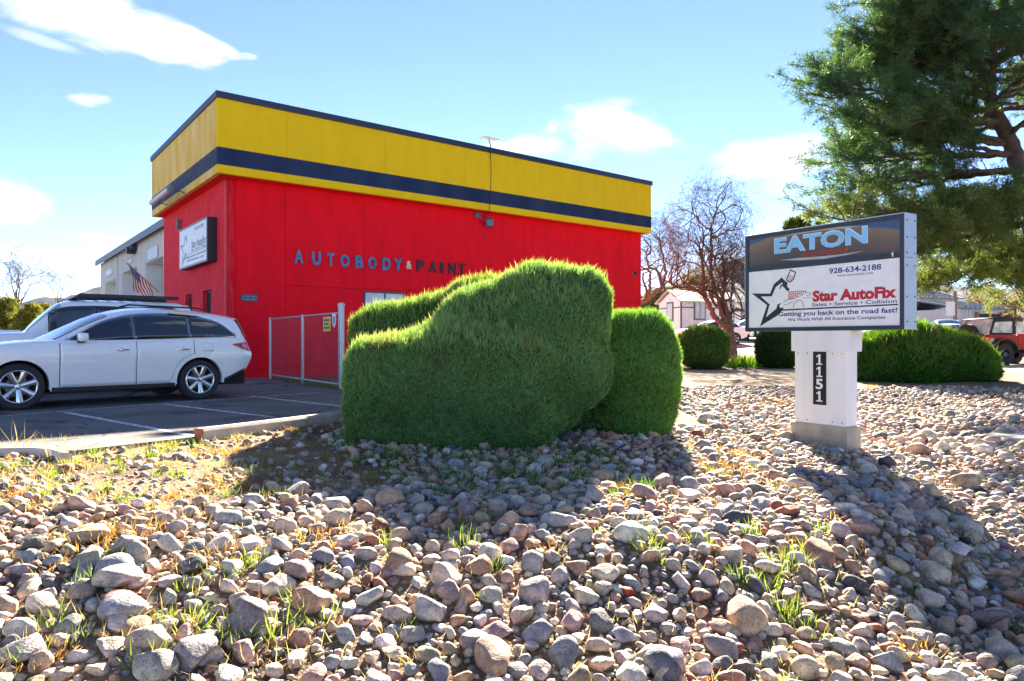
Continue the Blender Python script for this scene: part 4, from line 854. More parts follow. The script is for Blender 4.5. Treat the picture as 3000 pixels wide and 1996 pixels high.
def make_suv1():
    front, rear = at(50, 998, 11.35), at(580, 998, 13.45); front.z = rear.z = 0
    d = (rear-front); rz = math.atan2(d.y, d.x); sc_ = d.length/2.82
    root = thing('parked_suv', 'white five-door SUV with alloy wheels parked nearest the camera', 'car', front+Vector((-math.sin(rz), math.cos(rz), 0))*.86*sc_, rz, 'white SUVs parked by the shop'); root.scale = (sc_,)*3
    c = Car(root, MDX); c.body(white_paint); c.cabin(white_paint); c.inner()
    dl = smooth_interp([.72, 1.0, 1.3, 1.6, 2.0, 2.5, 3.0, 3.3, 3.52], [1.12, 1.30, 1.445, 1.535, 1.585, 1.585, 1.515, 1.405, 1.225])
    lo = lambda x: float(c.zs(x))+.025
    for sg_ in (-1, 1):
        c.sidepanel('window_trim', chrome, .66, 3.55, lambda x: lo(x)-.016, lambda x: max(lo(x)-.005, float(dl(x))+.016), sg_, .001, n=40)
        for a, b2 in ((.72, 1.716), (1.72, 2.668), (2.671, 3.52)): c.sidepanel('window_glass', cglass, a, b2, lo, lambda x: max(lo(x)+.004, float(dl(x))), sg_, .008)
        c.sidepanel('pillar_trim', trim_m, 1.62, 1.80, lo, lambda x: float(dl(x)), sg_, .006)
        sill = lambda x: max(.34, c.zb(x)+.03)
        belt = lambda x: float(c.zs(x))-.012
        for a, b2, hx in ((.565, 1.715, 1.5), (1.727, 2.70, 2.52)):
            arch_cut = (lambda x: max(.345, (.37+math.sqrt(max(0, .50**2-(x-2.82)**2))) if abs(x-2.82) < .5 else .345))
            dr = c.sidepanel('door', white_paint, a, b2, arch_cut, belt, sg_, .007, lower=True, n=26, k=14)
            mb = MB(); y = sg_*(c.side(hx, .93)+.035); mb.tube([(hx-.12, sg_*(c.side(hx, .93)+.004), .935), (hx-.09, y, .94), (hx+.06, y, .945), (hx+.10, sg_*(c.side(hx, .93)+.004), .945)], [.012, .017, .017, .012], 8); mb.build('handle', chrome, dr, smooth=40, local=True)
            mb = MB(); mb.lathe([(.001, .012), (.03, .009), (.034, 0)], (hx-.02, sg_*(c.side(hx, .94)+.003), .94), (0, sg_, 0), 12); mb.build('handle_recess', trim_m, dr, local=True)
        c.sidepanel('door_seam', trim_m, .553, .567, lambda x: .345, belt, sg_, .002, lower=True, n=1, k=10)
        c.sidepanel('door_seam', trim_m, 1.713, 1.729, lambda x: .345, belt, sg_, .002, lower=True, n=1, k=10)
        c.sidepanel('door_seam', trim_m, 2.698, 2.712, lambda x: .36+.5, belt, sg_, .002, lower=True, n=1, k=6)
        c.sidepanel('sill_trim', trim_m, .45, 2.37, lambda x: .255, lambda x: .335, sg_, .01, lower=True)
        c.sidepanel('bumper_trim', trim_m, 3.27, 3.85, lambda x: c.zb(x)-.02, lambda x: c.zb(x)+.03+.06*(x-3.27), sg_, .006, lower=True)
        c.sidepanel('fuel_flap', white_paint, 2.86, 3.06, lambda x: .90, lambda x: 1.05, sg_, .006, lower=True, n=6, k=4)
        tl_ = c.sidepanel('tail_lamp', lamp_r, 3.46, 3.87, lambda x: 1.02-.13*(x-3.46)/.41, lambda x: 1.035+.045*(x-3.46)/.41, sg_, .012, lower=True, n=10, k=4)
        mb = MB(); y0 = c.side(.85, 1.09)
        mb.obox((.86, sg_*(y0+.13), 1.155), (.065, 0, 0), (0, .115, 0), (0, 0, .07)); mi = mb.build('mirror', white_paint, root, smooth=60, bevel=.04, local=True)
        mb = MB(); mb.obox((.86, sg_*(y0+.03), 1.09), (.05, 0, 0), (0, .06, 0), (0, 0, .025)); mb.build('mirror_arm', trim_m, mi, local=True)
        for xc in (0, 2.82): c.wheel(xc, sg_); c.arch(xc, sg_, trim_m if False else white_paint, .028)
        mb = MB(); mb.tube([(1.55, sg_*.60, 1.69), (1.7, sg_*.615, 1.735), (2.9, sg_*.60, 1.715), (3.1, sg_*.59, 1.67)], .016, 8); mb.build('roof_rail', trim_m, root, smooth=40, local=True)
    c.screen('windscreen', wsg, .50, 1.36, lambda x: .70-.10*(x-.5)/.86)
    mb = MB(); mb.add([(3.42, -.50, 1.59), (3.42, .50, 1.59), (3.73, .46, 1.54), (3.73, -.46, 1.54), (3.42, -.52, 1.51), (3.42, .52, 1.51), (3.73, .47, 1.515), (3.73, -.47, 1.515)], [(0, 1, 2, 3), (4, 7, 6, 5), (0, 4, 5, 1), (1, 5, 6, 2), (2, 6, 7, 3), (3, 7, 4, 0)]); mb.build('spoiler', white_paint, root, bevel=.012, local=True)
    vs = [(3.775, -.52, 1.50), (3.775, .52, 1.50), (3.93, .60, 1.17), (3.93, -.60, 1.17)]; mb = MB(); mb.prism([(-.52, 0), (.52, 0), (.60, -.36), (-.60, -.36)], (3.705+.015, 0, 1.53), (0, 1, 0), (-.42, 0, 1), (1, 0, .42), -.01, .004); mb.build('rear_window', cglass, root, local=True)
    mb = MB(); mb.box(3.82, 3.90, -.26, .26, .80, .92); mb.build('number_plate', pmat('plate_pale', (.6, .6, .62), .4), root, bevel=.01, local=True)
    for sg_ in (-1, 1):
        mb = MB(); mb.tube([(3.6, sg_*.5, .38), (3.76, sg_*.5, .38)], .04, 12); mb.build('exhaust', chrome, root, smooth=40, local=True)
    mb = MB(); mb.box(-.90, -.86, -.5, .5, .5, .75); mb.build('grille', trim_m, root, bevel=.01, local=True)
    for sg_ in (-1, 1): c.sidepanel('headlamp', pmat('headlamp', (.5, .52, .55), .08), -.80, -.40, lambda x: .74, lambda x: .84, sg_, .006, lower=True)
make_suv1()
FJ = dict(x0=-.82, x1=3.78, wb=2.69, rw=.42, ra=.50, g0=.52, g1=3.74, tumble=.13, sq=16, t0=3.4, n0=-.3,
    belt=([-.82, -.7, -.3, .3, .8, 2, 3, 3.5, 3.78], [1.02, 1.10, 1.16, 1.20, 1.22, 1.26, 1.28, 1.29, 1.27]),
    width=([-.82, -.6, -.2, .5, 2, 3.2, 3.6, 3.78], [.78, .88, .94, .95, .95, .95, .93, .88]),
    roof=([.52, .7, .9, 1.1, 1.3, 1.6, 2.2, 3.0, 3.5, 3.66, 3.74], [1.26, 1.47, 1.68, 1.86, 1.945, 1.965, 1.975, 1.96, 1.92, 1.80, 1.32]),
    hood=([-.82, -.5, .3, .6, 4], [1.10, 1.20, 1.27, 1.28, 1.3]), sill=([-1, -.5, .5, 2.2, 3.3, 4], [.5, .45, .42, .42, .5, .55]),
    prof=([.2, .4, .6, .9, 1.1, 1.3, 1.5], [.95, .975, .99, 1.0, .99, .97, .95]), tail=([.3, .6, 1, 1.3], [.08, .02, 0, .03]), nose=([.2, .6, 1, 1.3], [.1, 0, .05, .12]))
def make_suv2():
    rb = at(556, 998, 17.0); rb.z = 0; rz = math.atan2(U.y, U.x); o = rb-U*3.78*1.03
    root = thing('parked_suv', 'boxy white off-road SUV with black roof rack and spare wheel, behind the nearest SUV', 'car', o, rz, 'white SUVs parked by the shop'); root.scale = (1.03, 1.03, 1.03)
    c = Car(root, FJ); c.body(white_paint); c.cabin(white_paint); c.inner()
    for sg_ in (-1, 1):
        lo = lambda x: float(c.zs(x))+.02
        hi = smooth_interp([.86, 1.0, 1.2, 1.5, 2.5, 3.3, 3.5], [1.60, 1.70, 1.77, 1.80, 1.80, 1.79, 1.68])
        for a, b2 in ((.95, 1.75), (1.79, 2.5), (2.54, 3.45)): c.sidepanel('window_glass', cglass, a, b2, lo, lambda x: max(lo(x)+.01, float(hi(x))), sg_, .008)
        c.sidepanel('window_trim', trim_m, .92, 3.48, lambda x: lo(x)-.01, lambda x: float(hi(x))+.012, sg_, .003, n=30)
        dr = c.sidepanel('door', white_paint, .62, 1.76, lambda x: .5, lambda x: float(c.zs(x))-.01, sg_, .006, lower=True)
        mb = MB(); mb.tube([(1.5, sg_*(c.side(1.5, 1.1)+.01), 1.1), (1.53, sg_*(c.side(1.5, 1.1)+.04), 1.1), (1.66, sg_*(c.side(1.5, 1.1)+.04), 1.1), (1.69, sg_*(c.side(1.5, 1.1)+.01), 1.1)], .014, 6); mb.build('handle', trim_m, dr, local=True)
        mb = MB(); mb.obox((.98, sg_*1.08, 1.38), (.06, 0, 0), (0, .11, 0), (0, 0, .10)); mb.build('mirror', trim_m, root, bevel=.03, local=True)
        c.sidepanel('sill_trim', trim_m, .5, 2.18, lambda x: .43, lambda x: .53, sg_, .01, lower=True)
        for xc in (0, 2.69): c.wheel(xc, sg_, 6, .25, .27, rimmat=pmat('dark_alloy', (.2, .2, .21), .35, metal=.7)); c.arch(xc, sg_, trim_m, .06)
        c.sidepanel('tail_lamp', lamp_r, 3.66, 3.77, lambda x: 1.0, lambda x: 1.24, sg_, .01, lower=True, n=3, k=3)
        mb = MB(); mb.obox((2.45, sg_*.60, 2.045), (.95, 0, 0), (0, .02, 0), (0, 0, .04)); mb.build('roof_rack_side', trim_m, root, bevel=.015, local=True)
    c.screen('windscreen', wsg, .56, 1.14, lambda x: .76)
    mb = MB()
    for x in np.linspace(1.6, 3.3, 8): mb.box(x-.03, x+.03, -.6, .6, 2.05, 2.075)
    mb.build('roof_rack', trim_m, root, local=True)
    mb = MB(); mb.prism([(0, 0), (.16, .0), (.22, .12), (.19, .12)], (1.34, -.6, 1.975), (1, 0, 0), (0, 0, 1), (0, 1, 0), 0, 1.2); mb.build('wind_deflector', trim_m, root, local=True)
    mb = MB(); mb.lathe([(.001, .0), (.40, .0), (.41, .05), (.41, .2), (.36, .24), (.001, .24)], (3.80, .12, 1.25), (1, 0, 0), 28); mb.build('spare_wheel', tyre_m, root, smooth=35, local=True)
    mb = MB(); mb.box(3.7, 3.92, -.9, .9, .55, .75); mb.build('rear_bumper', trim_m, root, bevel=.03, local=True)
    mb = MB(); mb.box(-.95, -.75, -.9, .9, .55, .78); mb.build('front_bumper', trim_m, root, bevel=.03, local=True)
    vs = MB(); vs.box(.0, .5, -.3, .3, 1.26, 1.31); vs.build('bonnet_scoop', white_paint, root, bevel=.02, local=True)
make_suv2()
SED = dict(MDX); SED.update(rw=.32, ra=.38, g0=.5, g1=3.4, wb=2.7, x0=-.9, x1=3.8, t0=3.0,
    belt=([-.9, -.6, 0, .6, 2, 3, 3.5, 3.8], [.66, .78, .86, .92, .96, 1.0, .98, .9]), width=([-.9, -.6, 0, 1.4, 3, 3.5, 3.8], [.62, .8, .88, .9, .89, .84, .74]),
    roof=([.5, .8, 1.1, 1.4, 1.8, 2.3, 2.7, 3.0, 3.4], [.95, 1.12, 1.29, 1.39, 1.43, 1.41, 1.33, 1.2, 1.0]), hood=([-.9, -.5, .3, .7, 3, 3.8], [.7, .84, .95, .98, 1.03, .96]))
def sedan(pos, rz, paint, label, scale=1.0, roofscale=1.0, group='cars parked behind the hedges'):
    root = thing('parked_car', label, 'car', pos, rz, group); root.scale = (scale, scale, scale*roofscale); c = Car(root, SED); c.body(paint); c.cabin(paint); c.inner()
    hi = smooth_interp([.9, 1.2, 1.5, 1.9, 2.4, 2.8, 3.05], [1.09, 1.24, 1.32, 1.35, 1.32, 1.2, 1.08])
    for sg_ in (-1, 1):
        for a, b2 in ((.95, 1.72), (1.76, 2.95)): c.sidepanel('window_glass', cglass, a, b2, lambda x: float(c.zs(x))+.02, lambda x: max(float(c.zs(x))+.03, float(hi(x))), sg_, .008)
        for xc in (0, 2.7): c.wheel(xc, sg_, 5, .22, .2)
        c.sidepanel('tail_lamp', lamp_r, 3.55, 3.78, lambda x: .72, lambda x: .82, sg_, .01, lower=True, n=4, k=2)
    c.screen('windscreen', wsg, .58, 1.3, lambda x: .62); c.screen('rear_window', wsg, 2.6, 3.3, lambda x: .6)
def park(x, y, d): p = at(x, 998, d); return Vector((p.x, p.y, H(p.x, p.y)+.02))
grey_paint = pmat('dark_car_paint', (.03, .035, .045), .3, coat=1); silver = pmat('silver_car_paint', (.55, .57, .6), .3, metal=.4, coat=1)
sedan(park(-30, 0, 33), R_(200), grey_paint, 'dark car far off at the left edge of the lot', 1.0)
sedan(park(62, 0, 36), R_(100), grey_paint, 'small dark car behind the bonnet of the boxy SUV', 1.0)
sedan(park(2010, 0, 42), R_(8), white_paint, 'white car half hidden behind the round shrub by the trailer')
sedan(park(2185, 0, 45), R_(60), white_paint, 'white car just left of the pillar sign behind the bare tree')
sedan(park(2530, 0, 40), R_(-14), white_paint, 'white car right of the sign pillar above the broad shrub')
sedan(park(2690, 0, 38), R_(12), white_paint, 'white car behind the middle of the broad right-hand shrub')
sedan(park(2790, 0, 46), R_(70), pmat('blue_car_paint', (.10, .2, .4), .3, coat=1), 'small blue car by the utility pole')
sedan(park(2850, 0, 37), R_(5), white_paint, 'white car close behind the red jeep')

def make_jeep():
    red = pmat('red_orange_paint', (.42, .03, .016), .5, spec=.15, var=.1); can = pmat('black_canvas', (.02, .021, .02), .85, var=.3, scale=12); vin = pmat('clear_vinyl', (.34, .36, .36), .3, var=.35, scale=4, c2=(.75, .74, .70))
    rw = .44; p = at(2500+1243/2.85, 998, 27.6); z = H(p.x, p.y)
    root = thing('soft_top_jeep', 'red open off-roader with black soft top, parked at the right edge', 'car', (p.x-math.sin(R_(14))*.8, p.y+math.cos(R_(14))*.8, z), R_(14))
    def B(name, m, *a, bevel=.02, parent=root): mb = MB(); mb.box(*a); return mb.build(name, m, parent, bevel=bevel, local=True)
    # local x forward (to the right in the picture), origin under the rear axle
    mb = MB(); tub = [(-.55, .72), (-.55, 1.22), (.75, 1.22), (.85, .95), (1.35, .95), (1.5, 1.2), (1.75, 1.25), (1.75, .62), (.55, .62), (.48, .80), (.28, .98), (-.28, .98), (-.5, .78)]
    mb.prism(tub, (0, -.76, 0), (1, 0, 0), (0, 0, 1), (0, 1, 0), 0, 1.52); mb.build('tub', red, root, bevel=.02, local=True)
    mb = MB(); mb.prism([(1.74, .70), (1.74, 1.28), (2.95, 1.18), (2.98, .75)], (0, -.5, 0), (1, 0, 0), (0, 0, 1), (0, 1, 0), 0, 1.0); mb.build('bonnet', red, root, bevel=.04, local=True)
    for s_ in (-1, 1):
        for xc in (0, 2.37):
            mb = MB(); vs = []
            for i in range(15):
                an = math.pi*(.06+.88*i/14)
                for rr, yy in ((.56, .70), (.58, .98), (.63, .98), (.63, .70)): vs.append((xc+rr*math.cos(an)*1.05, s_*yy, rw+rr*math.sin(an)*.95+.05))
            mb.add(vs, [(i*4+j, (i+1)*4+j, (i+1)*4+j+1, i*4+j+1) for i in range(14) for j in range(3)]); mb.build('fender_flare', trim_m, root, local=True, smooth=40)
            wr = bpy.data.objects.new('wheel', None); link(wr, root); c_ = (xc, s_*.80, rw)
            mb = MB(); mb.lathe([(.2, -.15), (.40, -.16), (.44, -.12), (.44, .12), (.40, .16), (.2, .15)], c_, (0, s_, 0), 30)
            for k_ in range(22):
                an = 2*math.pi*k_/22; mb.obox((xc+.443*math.cos(an), s_*.80, rw+.443*math.sin(an)), (.012*math.cos(an), 0, .012*math.sin(an)), (0, .14, 0), (-.035*math.sin(an), 0, .035*math.cos(an)))
            mb.build('tyre', tyre_m, wr, smooth=35, local=True)
            mb = MB(); mb.lathe([(.21, .14), (.19, .10), (.12, .06), (.10, .12), (.001, .13)], c_, (0, s_, 0), 20); mb.build('rim', pmat('black_rim', (.03, .03, .035), .3, metal=.5), wr, smooth=30, local=True)
            mb = MB()
            for k_ in range(5): mb.lathe([(.001, .14), (.016, .13), (.016, .1)], (xc+.07*math.cos(k_*1.257), s_*.80, rw+.07*math.sin(k_*1.257)), (0, s_, 0), 6)
            mb.build('lug_nuts', chrome, wr, local=True)
        # soft top side: canvas frame round vinyl windows
        def SP(name, m, poly, y, t=.02): mb = MB(); mb.prism(poly, (0, s_*y, 0), (1, 0, 0), (0, 0, 1), (0, s_, 0), 0, t); return mb.build(name, m, root, local=True)
        SP('soft_top_side', can, [(-.55, 1.22), (-.32, 1.84), (-.22, 1.84), (-.42, 1.28), (-.42, 1.22)], .70); SP('soft_top_side', can, [(-.30, 1.72), (-.32, 1.86), (.72, 1.88), (.72, 1.76)], .70); SP('soft_top_side', can, [(.60, 1.225), (.60, 1.76), (.74, 1.76), (.78, 1.225)], .70)
        SP('side_window', vin, [(-.40, 1.29), (-.23, 1.72), (.60, 1.755), (.60, 1.30)], .704, .006); SP('soft_top_side', can, [(-.42, 1.22), (-.42, 1.30), (.60, 1.30), (.60, 1.22)], .70)
        SP('door_window', vin, [(.80, 1.30), (.80, 1.74), (1.45, 1.74), (1.62, 1.30)], .70, .006); SP('door', red, [(.80, .92), (.80, 1.24), (1.62, 1.26), (1.62, .70), (1.0, .70)], .762, .012); SP('windscreen_frame', trim_m, [(1.64, 1.25), (1.44, 1.86), (1.50, 1.86), (1.72, 1.25)], .68)
        SP('roll_bar', trim_m, [(.30, 1.2), (.02, 1.72), (.08, 1.75), (.38, 1.2)], .58, .06)
        mb = MB(); mb.box(-.60, -.56, s_*.68-.07, s_*.68+.07, 1.0, 1.14); mb.build('tail_lamp', lamp_r, root, bevel=.01, local=True)
    mb = MB(); mb.add([(-.35, -.73, 1.85), (-.35, .73, 1.85), (.2, .74, 1.92), (.2, -.74, 1.92), (.75, .74, 1.90), (.75, -.74, 1.90), (1.5, .70, 1.87), (1.5, -.70, 1.87)], [(0, 1, 2, 3), (3, 2, 4, 5), (5, 4, 6, 7)]); o = mb.build('soft_top_roof', can, root, local=True, smooth=True); md = o.modifiers.new('t', 'SOLIDIFY'); md.thickness = .04
    mb = MB(); mb.add([(-.57, -.7, 1.24), (-.57, .7, 1.24), (-.36, .72, 1.84), (-.36, -.72, 1.84)], [(0, 1, 2, 3)]); o = mb.build('rear_window', vin, root, local=True); md = o.modifiers.new('t', 'SOLIDIFY'); md.thickness = .01
    mb = MB(); mb.lathe([(.001, 0), (.2, 0), (.36, -.01), (.43, .05), (.43, .26), (.36, .30), (.001, .29)], (-.66, 0, 1.22), (-1, 0, 0), 28); mb.build('spare_wheel', can, root, smooth=35, local=True)
    B('rear_bumper', trim_m, -.72, -.56, -.75, .75, .58, .72); B('chassis', under, -.5, 2.9, -.4, .4, .5, .75); B('panel_plate', pmat('cream_plate', (.55, .5, .4), .5), -.545, -.36, -.775, -.762, .78, 1.08, bevel=0); B('front_bumper', trim_m, 3.0, 3.15, -.7, .7, .6, .75)
make_jeep()

# ---------------------------------------------------------------- trailer office, far sheds, pole, mountains
def make_trailer():
    wall = pmat('white_siding', (.72, .74, .78), .6, var=.06, scale=2); tr = pmat('grey_trim', (.10, .12, .15), .5); rf = pmat('tan_roof_metal', (.50, .42, .32), .6, var=.1)
    d0 = 50; c0 = at(1850+350/2.412, 998, d0); e0 = at(1850+772/2.412, 998, d0*1.05); f0 = at(1850+197/2.412, 998, d0*1.055)
    zb_ = 1.55; c0.z = e0.z = f0.z = zb_
    X_ = (e0-c0).normalized(); W_ = (e0-c0).length; Yv = Vector((-X_.y, X_.x, 0)); G = 3.6; hE = at(0, 881, d0).z-zb_-.1
    root = thing('office_trailer', 'white gabled site office trailer with small windows behind the bare tree', 'trailer', c0)
    P = lambda a, b, z: c0+X_*a+Yv*b+ZU*z
    f0v = (f0-c0); gl_ = f0v.length; gv = f0v.normalized()
    P2 = lambda a, b, z: c0+X_*a+gv*b+ZU*z
    def bx(name, m, a0, a1, b0, b1, z0, z1, par=root): mb = MB(); mb.obox(P2((a0+a1)/2, (b0+b1)/2, (z0+z1)/2), X_*((a1-a0)/2), gv*((b1-b0)/2), ZU*((z1-z0)/2)); return mb.build(name, m, par)
    nP = 8; pw = W_/nP
    for i in range(nP): bx('siding_panel', wall, i*pw+.01, (i+1)*pw-.01, 0, .1, 0, hE)
    bx('wall', wall, .0, W_, .11, gl_-.11, -.4, hE-.02)
    bx('end_wall', wall, -.02, .10, .0, gl_, 0, hE); bx('corner_trim', tr, -.06, .05, -.05, .03, 0, hE); bx('band', tr, .05, W_, -.03, -.005, hE-.42, hE-.33); bx('band', tr, -.05, -.025, .04, gl_, hE-.42, hE-.33)
    bx('skirt', tr, .05, W_, .02, .09, -.45, -.02)
    rh = .75
    mb = MB(); mb.prism([(0, hE), (gl_, hE), (gl_/2, hE+rh)], P2(-.02, 0, 0), gv, ZU, X_, 0, W_); mb.build('gable', wall, root)
    mb = MB(); A_ = [P2(-.25, -.3, hE-.02), P2(W_+.2, -.3, hE-.02), P2(W_+.2, gl_/2, hE+rh+.12), P2(-.25, gl_/2, hE+rh+.12), P2(W_+.2, gl_+.3, hE-.02), P2(-.25, gl_+.3, hE-.02)]
    mb.add(A_+[p+ZU*.1 for p in A_], [(0, 1, 2, 3), (3, 2, 4, 5), (6, 9, 8, 7), (9, 11, 10, 8), (0, 6, 7, 1), (5, 4, 10, 11), (0, 3, 9, 6), (3, 5, 11, 9), (1, 7, 8, 2), (2, 8, 10, 4)]); mb.build('roof', rf, root)
    for a, w, z, h in ((1.15, 1.1, 1.05, 1.45), (4.1, .9, .95, 1.7), (7.2, 1.1, 1.05, 1.4)):
        w_o = bx('window', tr, a, a+w, -.06, -.005, z, z+h); bx('pane', pmat('pale_pane', (.45, .5, .55), .1), a+.12, a+w/2-.04, -.08, -.061, z+.12, z+h-.12, w_o); bx('pane', pmat('pale_pane', (.45, .5, .55), .1), a+w/2+.04, a+w-.12, -.08, -.061, z+.12, z+h-.12, w_o)
    w_o = bx('window', tr, -.07, -.025, gl_*.32, gl_*.62, 1.0, 2.4); bx('pane', pmat('pale_pane', (.45, .5, .55), .1), -.09, -.071, gl_*.36, gl_*.58, 1.12, 2.28, w_o)
    bx('notice', pmat('red_notice', (.5, .06, .05), .6), 9.0, 9.5, -.04, -.005, 1.5, 2.0)
make_trailer()
def shed(label, x0, x1, ytop, ybot, d, wallc, roofc, roof_h, name='metal_shed', ribs=.45):
    A_, B_ = at(x0, 998, d), at(x1, 998, d*1.03); zt, zb_ = at(0, ytop, d).z, at(0, ybot, d).z-.5
    A_.z = B_.z = zb_; X_ = (B_-A_).normalized(); W_ = (B_-A_).length; Yv = Vector((-X_.y, X_.x, 0)); root = thing(name, label, 'building', A_)
    wm = pmat('shed_wall_%d' % x0, wallc, .55, var=.06, scale=1); rm = pmat('shed_roof_%d' % x0, roofc, .5, var=.1, scale=1)
    P = lambda a, b, z: A_+X_*a+Yv*b+ZU*z; h = zt-zb_
    mb = MB(); mb.obox(P(W_/2, 4, h/2), X_*W_/2, Yv*4, ZU*h/2); a = .2
    while a < W_: mb.obox(P(a, -.03, h/2), X_*.05, Yv*.03, ZU*h/2); a += ribs
    mb.build('wall', wm, root)
    mb = MB(); q = [P(-.4, -.6, h-.05), P(W_+.4, -.6, h-.05), P(W_+.4, 4, h+roof_h), P(-.4, 4, h+roof_h), P(W_+.4, 8.6, h-.05), P(-.4, 8.6, h-.05)]
    mb.add(q+[p+ZU*.15 for p in q], [(0, 1, 2, 3), (3, 2, 4, 5), (6, 9, 8, 7), (9, 11, 10, 8), (0, 6, 7, 1), (5, 4, 10, 11), (0, 3, 9, 6), (3, 5, 11, 9), (1, 7, 8, 2), (2, 8, 10, 4)])
    a = 0
    while a < W_:
        c0, c1 = P(a, -.6, h+.12), P(a, 4, h+roof_h+.17); mb.obox((c0+c1)/2, X_*.04, (c1-c0)/2, ZU*.05); a += ribs*1.3
    mb.build('roof', rm, root)
    return root, P, W_, h
root, P, W_, h = shed('tall pale grey metal warehouse behind the right-hand shrub', 2660, 2805, 873, 975, 74, (.55, .56, .55), (.20, .21, .23), 1.4, 'metal_warehouse')
root, P, W_, h = shed('low shed with a blue-grey ribbed lean-to roof, beside the utility pole', 2685, 2805, 938, 975, 66, (.52, .50, .46), (.06, .085, .13), 1.6)
mb = MB(); mb.obox(P(W_*.45, -.1, h*.72), X_ if False else (P(1, 0, 0)-P(0, 0, 0))*1.2, Vector((0, .05, 0)), ZU*.35); mb.build('window', pmat('pale_pane', (.45, .5, .55), .1), root)
root, P, W_, h = shed('open-fronted pale shed with dark bay behind the red jeep', 2812, 2935, 905, 975, 60, (.52, .53, .55), (.07, .10, .15), .8)
ex = P(1, 0, 0)-P(0, 0, 0); ey = P(0, 1, 0)-P(0, 0, 0)
mb = MB(); mb.obox(P(W_*.66, -.1, h*.42), ex*(W_*.27), ey*.04, ZU*(h*.42)); mb.build('bay_shade_panel', pmat('bay_shade', (.03, .03, .035), .9), root)  # flat dark panel on the solid wall stands for the bay's inside shade
for a in (.36, .94):
    mb = MB(); mb.obox(P(W_*a, -.2, h*.45), ex*.12, ey*.06, ZU*(h*.45)); mb.build('bay_post', pmat('rust_red_steel', (.30, .10, .08), .6), root)
mb = MB(); mb.obox(P(W_*.62, -.35, h*.55), ex*.07, ey*.05, ZU*(h*.5)); mb.build('yellow_pole', pmat('yellow_steel', (.7, .45, .03), .6), root)
p = park(2798, 0, 56); up = thing('utility_pole', 'slim brown utility pole in front of the sheds', 'pole', p)
top = at(2797, 853, 56).z
mb = MB(); mb.tube([p-ZU*.3, Vector((p.x, p.y, top))], [.17, .13], 10); mb.build('pole', pmat('brown_timber', (.16, .11, .08), .8, var=.2), up, smooth=40)
mb = MB(); mb.obox((p.x-.5, p.y-.2, at(0, 905, 56).z), (.3, 0, 0), (0, .12, 0), (0, 0, .55)); mb.build('meter_box', pmat('light_grey_metal', (.5, .5, .5), .5), up, bevel=.03)
mb = MB(); p = park(2160, 0, 55); 
def mountain(name, pts, d, depth, colr, seed):
    """ridge given by (photo x, photo y); real relief with depth"""
    r = np.random.default_rng(seed); n = 90; m = 26; xs_ = np.linspace(pts[0][0], pts[-1][0], n); yy = np.interp(xs_, [p[0] for p in pts], [p[1] for p in pts])
    yy = yy+np.convolve(r.normal(0, 5, n+6), np.ones(5)/5, 'same')[3:-3]
    V = np.zeros((n, m, 3))
    for i in range(n):
        zt = max(2, (998-yy[i])/FP*d)
        for j in range(m):
            t = j/(m-1); q = 1-abs(t-.62)/.62 if t < .62 else 1-(t-.62)/.38
            dd = d+depth*(t-.62); rel = 1+.25*math.sin(i*.5+3*t)*math.sin(7*t+i*.21)*(1-q)
            V[i, j] = ((xs_[i]-1500)/FP*d+(depth*.04)*math.sin(i*.3+5*t), dd, max(-2, (zt+HC)*max(0, q)**.9*rel-2*(1-q)))
    V[:, 1:-1, 2] += r.normal(0, 2.5, (n, m-2))
    I = np.arange(n*m).reshape(n, m); F = np.stack([I[:-1, :-1], I[1:, :-1], I[1:, 1:], I[:-1, 1:]], -1).reshape(-1, 4)
    o = npmesh(name, V.reshape(-1, 3), F, pmat(name+'_hazed_scrub_%d' % seed, colr, .95, var=.35, scale=.02, spec=.1), smooth=True); tag(o, kind='structure')  # scrub base colour turned bluish to paint in the haze of distance
mountain('mountain', [(1700, 985), (1830, 930), (1900, 880), (1960, 800), (2020, 762), (2060, 775), (2110, 770), (2170, 748), (2260, 742), (2400, 770), (2600, 800), (2800, 840), (3100, 850), (3400, 985)], 1500, 700, (.045, .06, .075), 1)
mountain('mountain', [(-700, 985), (-300, 905), (0, 900), (60, 890), (110, 872), (150, 868), (210, 880), (290, 860), (330, 835), (420, 845), (600, 985)], 1700, 600, (.045, .06, .075), 2)

# ---------------------------------------------------------------- hedges and shrubs
def blades(P, Dv, Ln, Wd, C0, C1, bend=.25, seg=2):
    """curved tapering blades: base points, directions, lengths, widths -> verts, tri faces, colours"""
    n = len(P); Dv = Dv/np.linalg.norm(Dv, axis=1, keepdims=True)
    rnd = rng.normal(size=(n, 3)); side = np.cross(Dv, rnd); side /= np.linalg.norm(side, axis=1, keepdims=True)+1e-9
    bd = np.cross(side, Dv)*bend*rng.uniform(-1, 1, (n, 1))
    mid = P+Dv*(Ln*.5)[:, None]+bd*(Ln*.12)[:, None]; tip = P+Dv*Ln[:, None]+bd*(Ln*.5)[:, None]
    w = (Wd/2)[:, None]*side
    V = np.stack([P-w, P+w, mid-w*.75, mid+w*.75, tip], 1).reshape(-1, 3)
    b_ = (np.arange(n)*5)[:, None]
    F = np.concatenate([b_+np.array([[0, 1, 3]]), b_+np.array([[0, 3, 2]]), b_+np.array([[2, 3, 4]])])
    Cm = (C0+C1)/2; C = np.stack([C0, C0, Cm, Cm, C1], 1).reshape(-1, 3)
    return V, F, C
def icos(k):
    bm = bmesh.new(); bmesh.ops.create_icosphere(bm, subdivisions=k, radius=1); V = np.array([v.co[:] for v in bm.verts]); F = np.array([[v.index for v in f.verts] for f in bm.faces]); bm.free(); return V, F
IC = {k: icos(k) for k in (1, 2, 3, 4)}
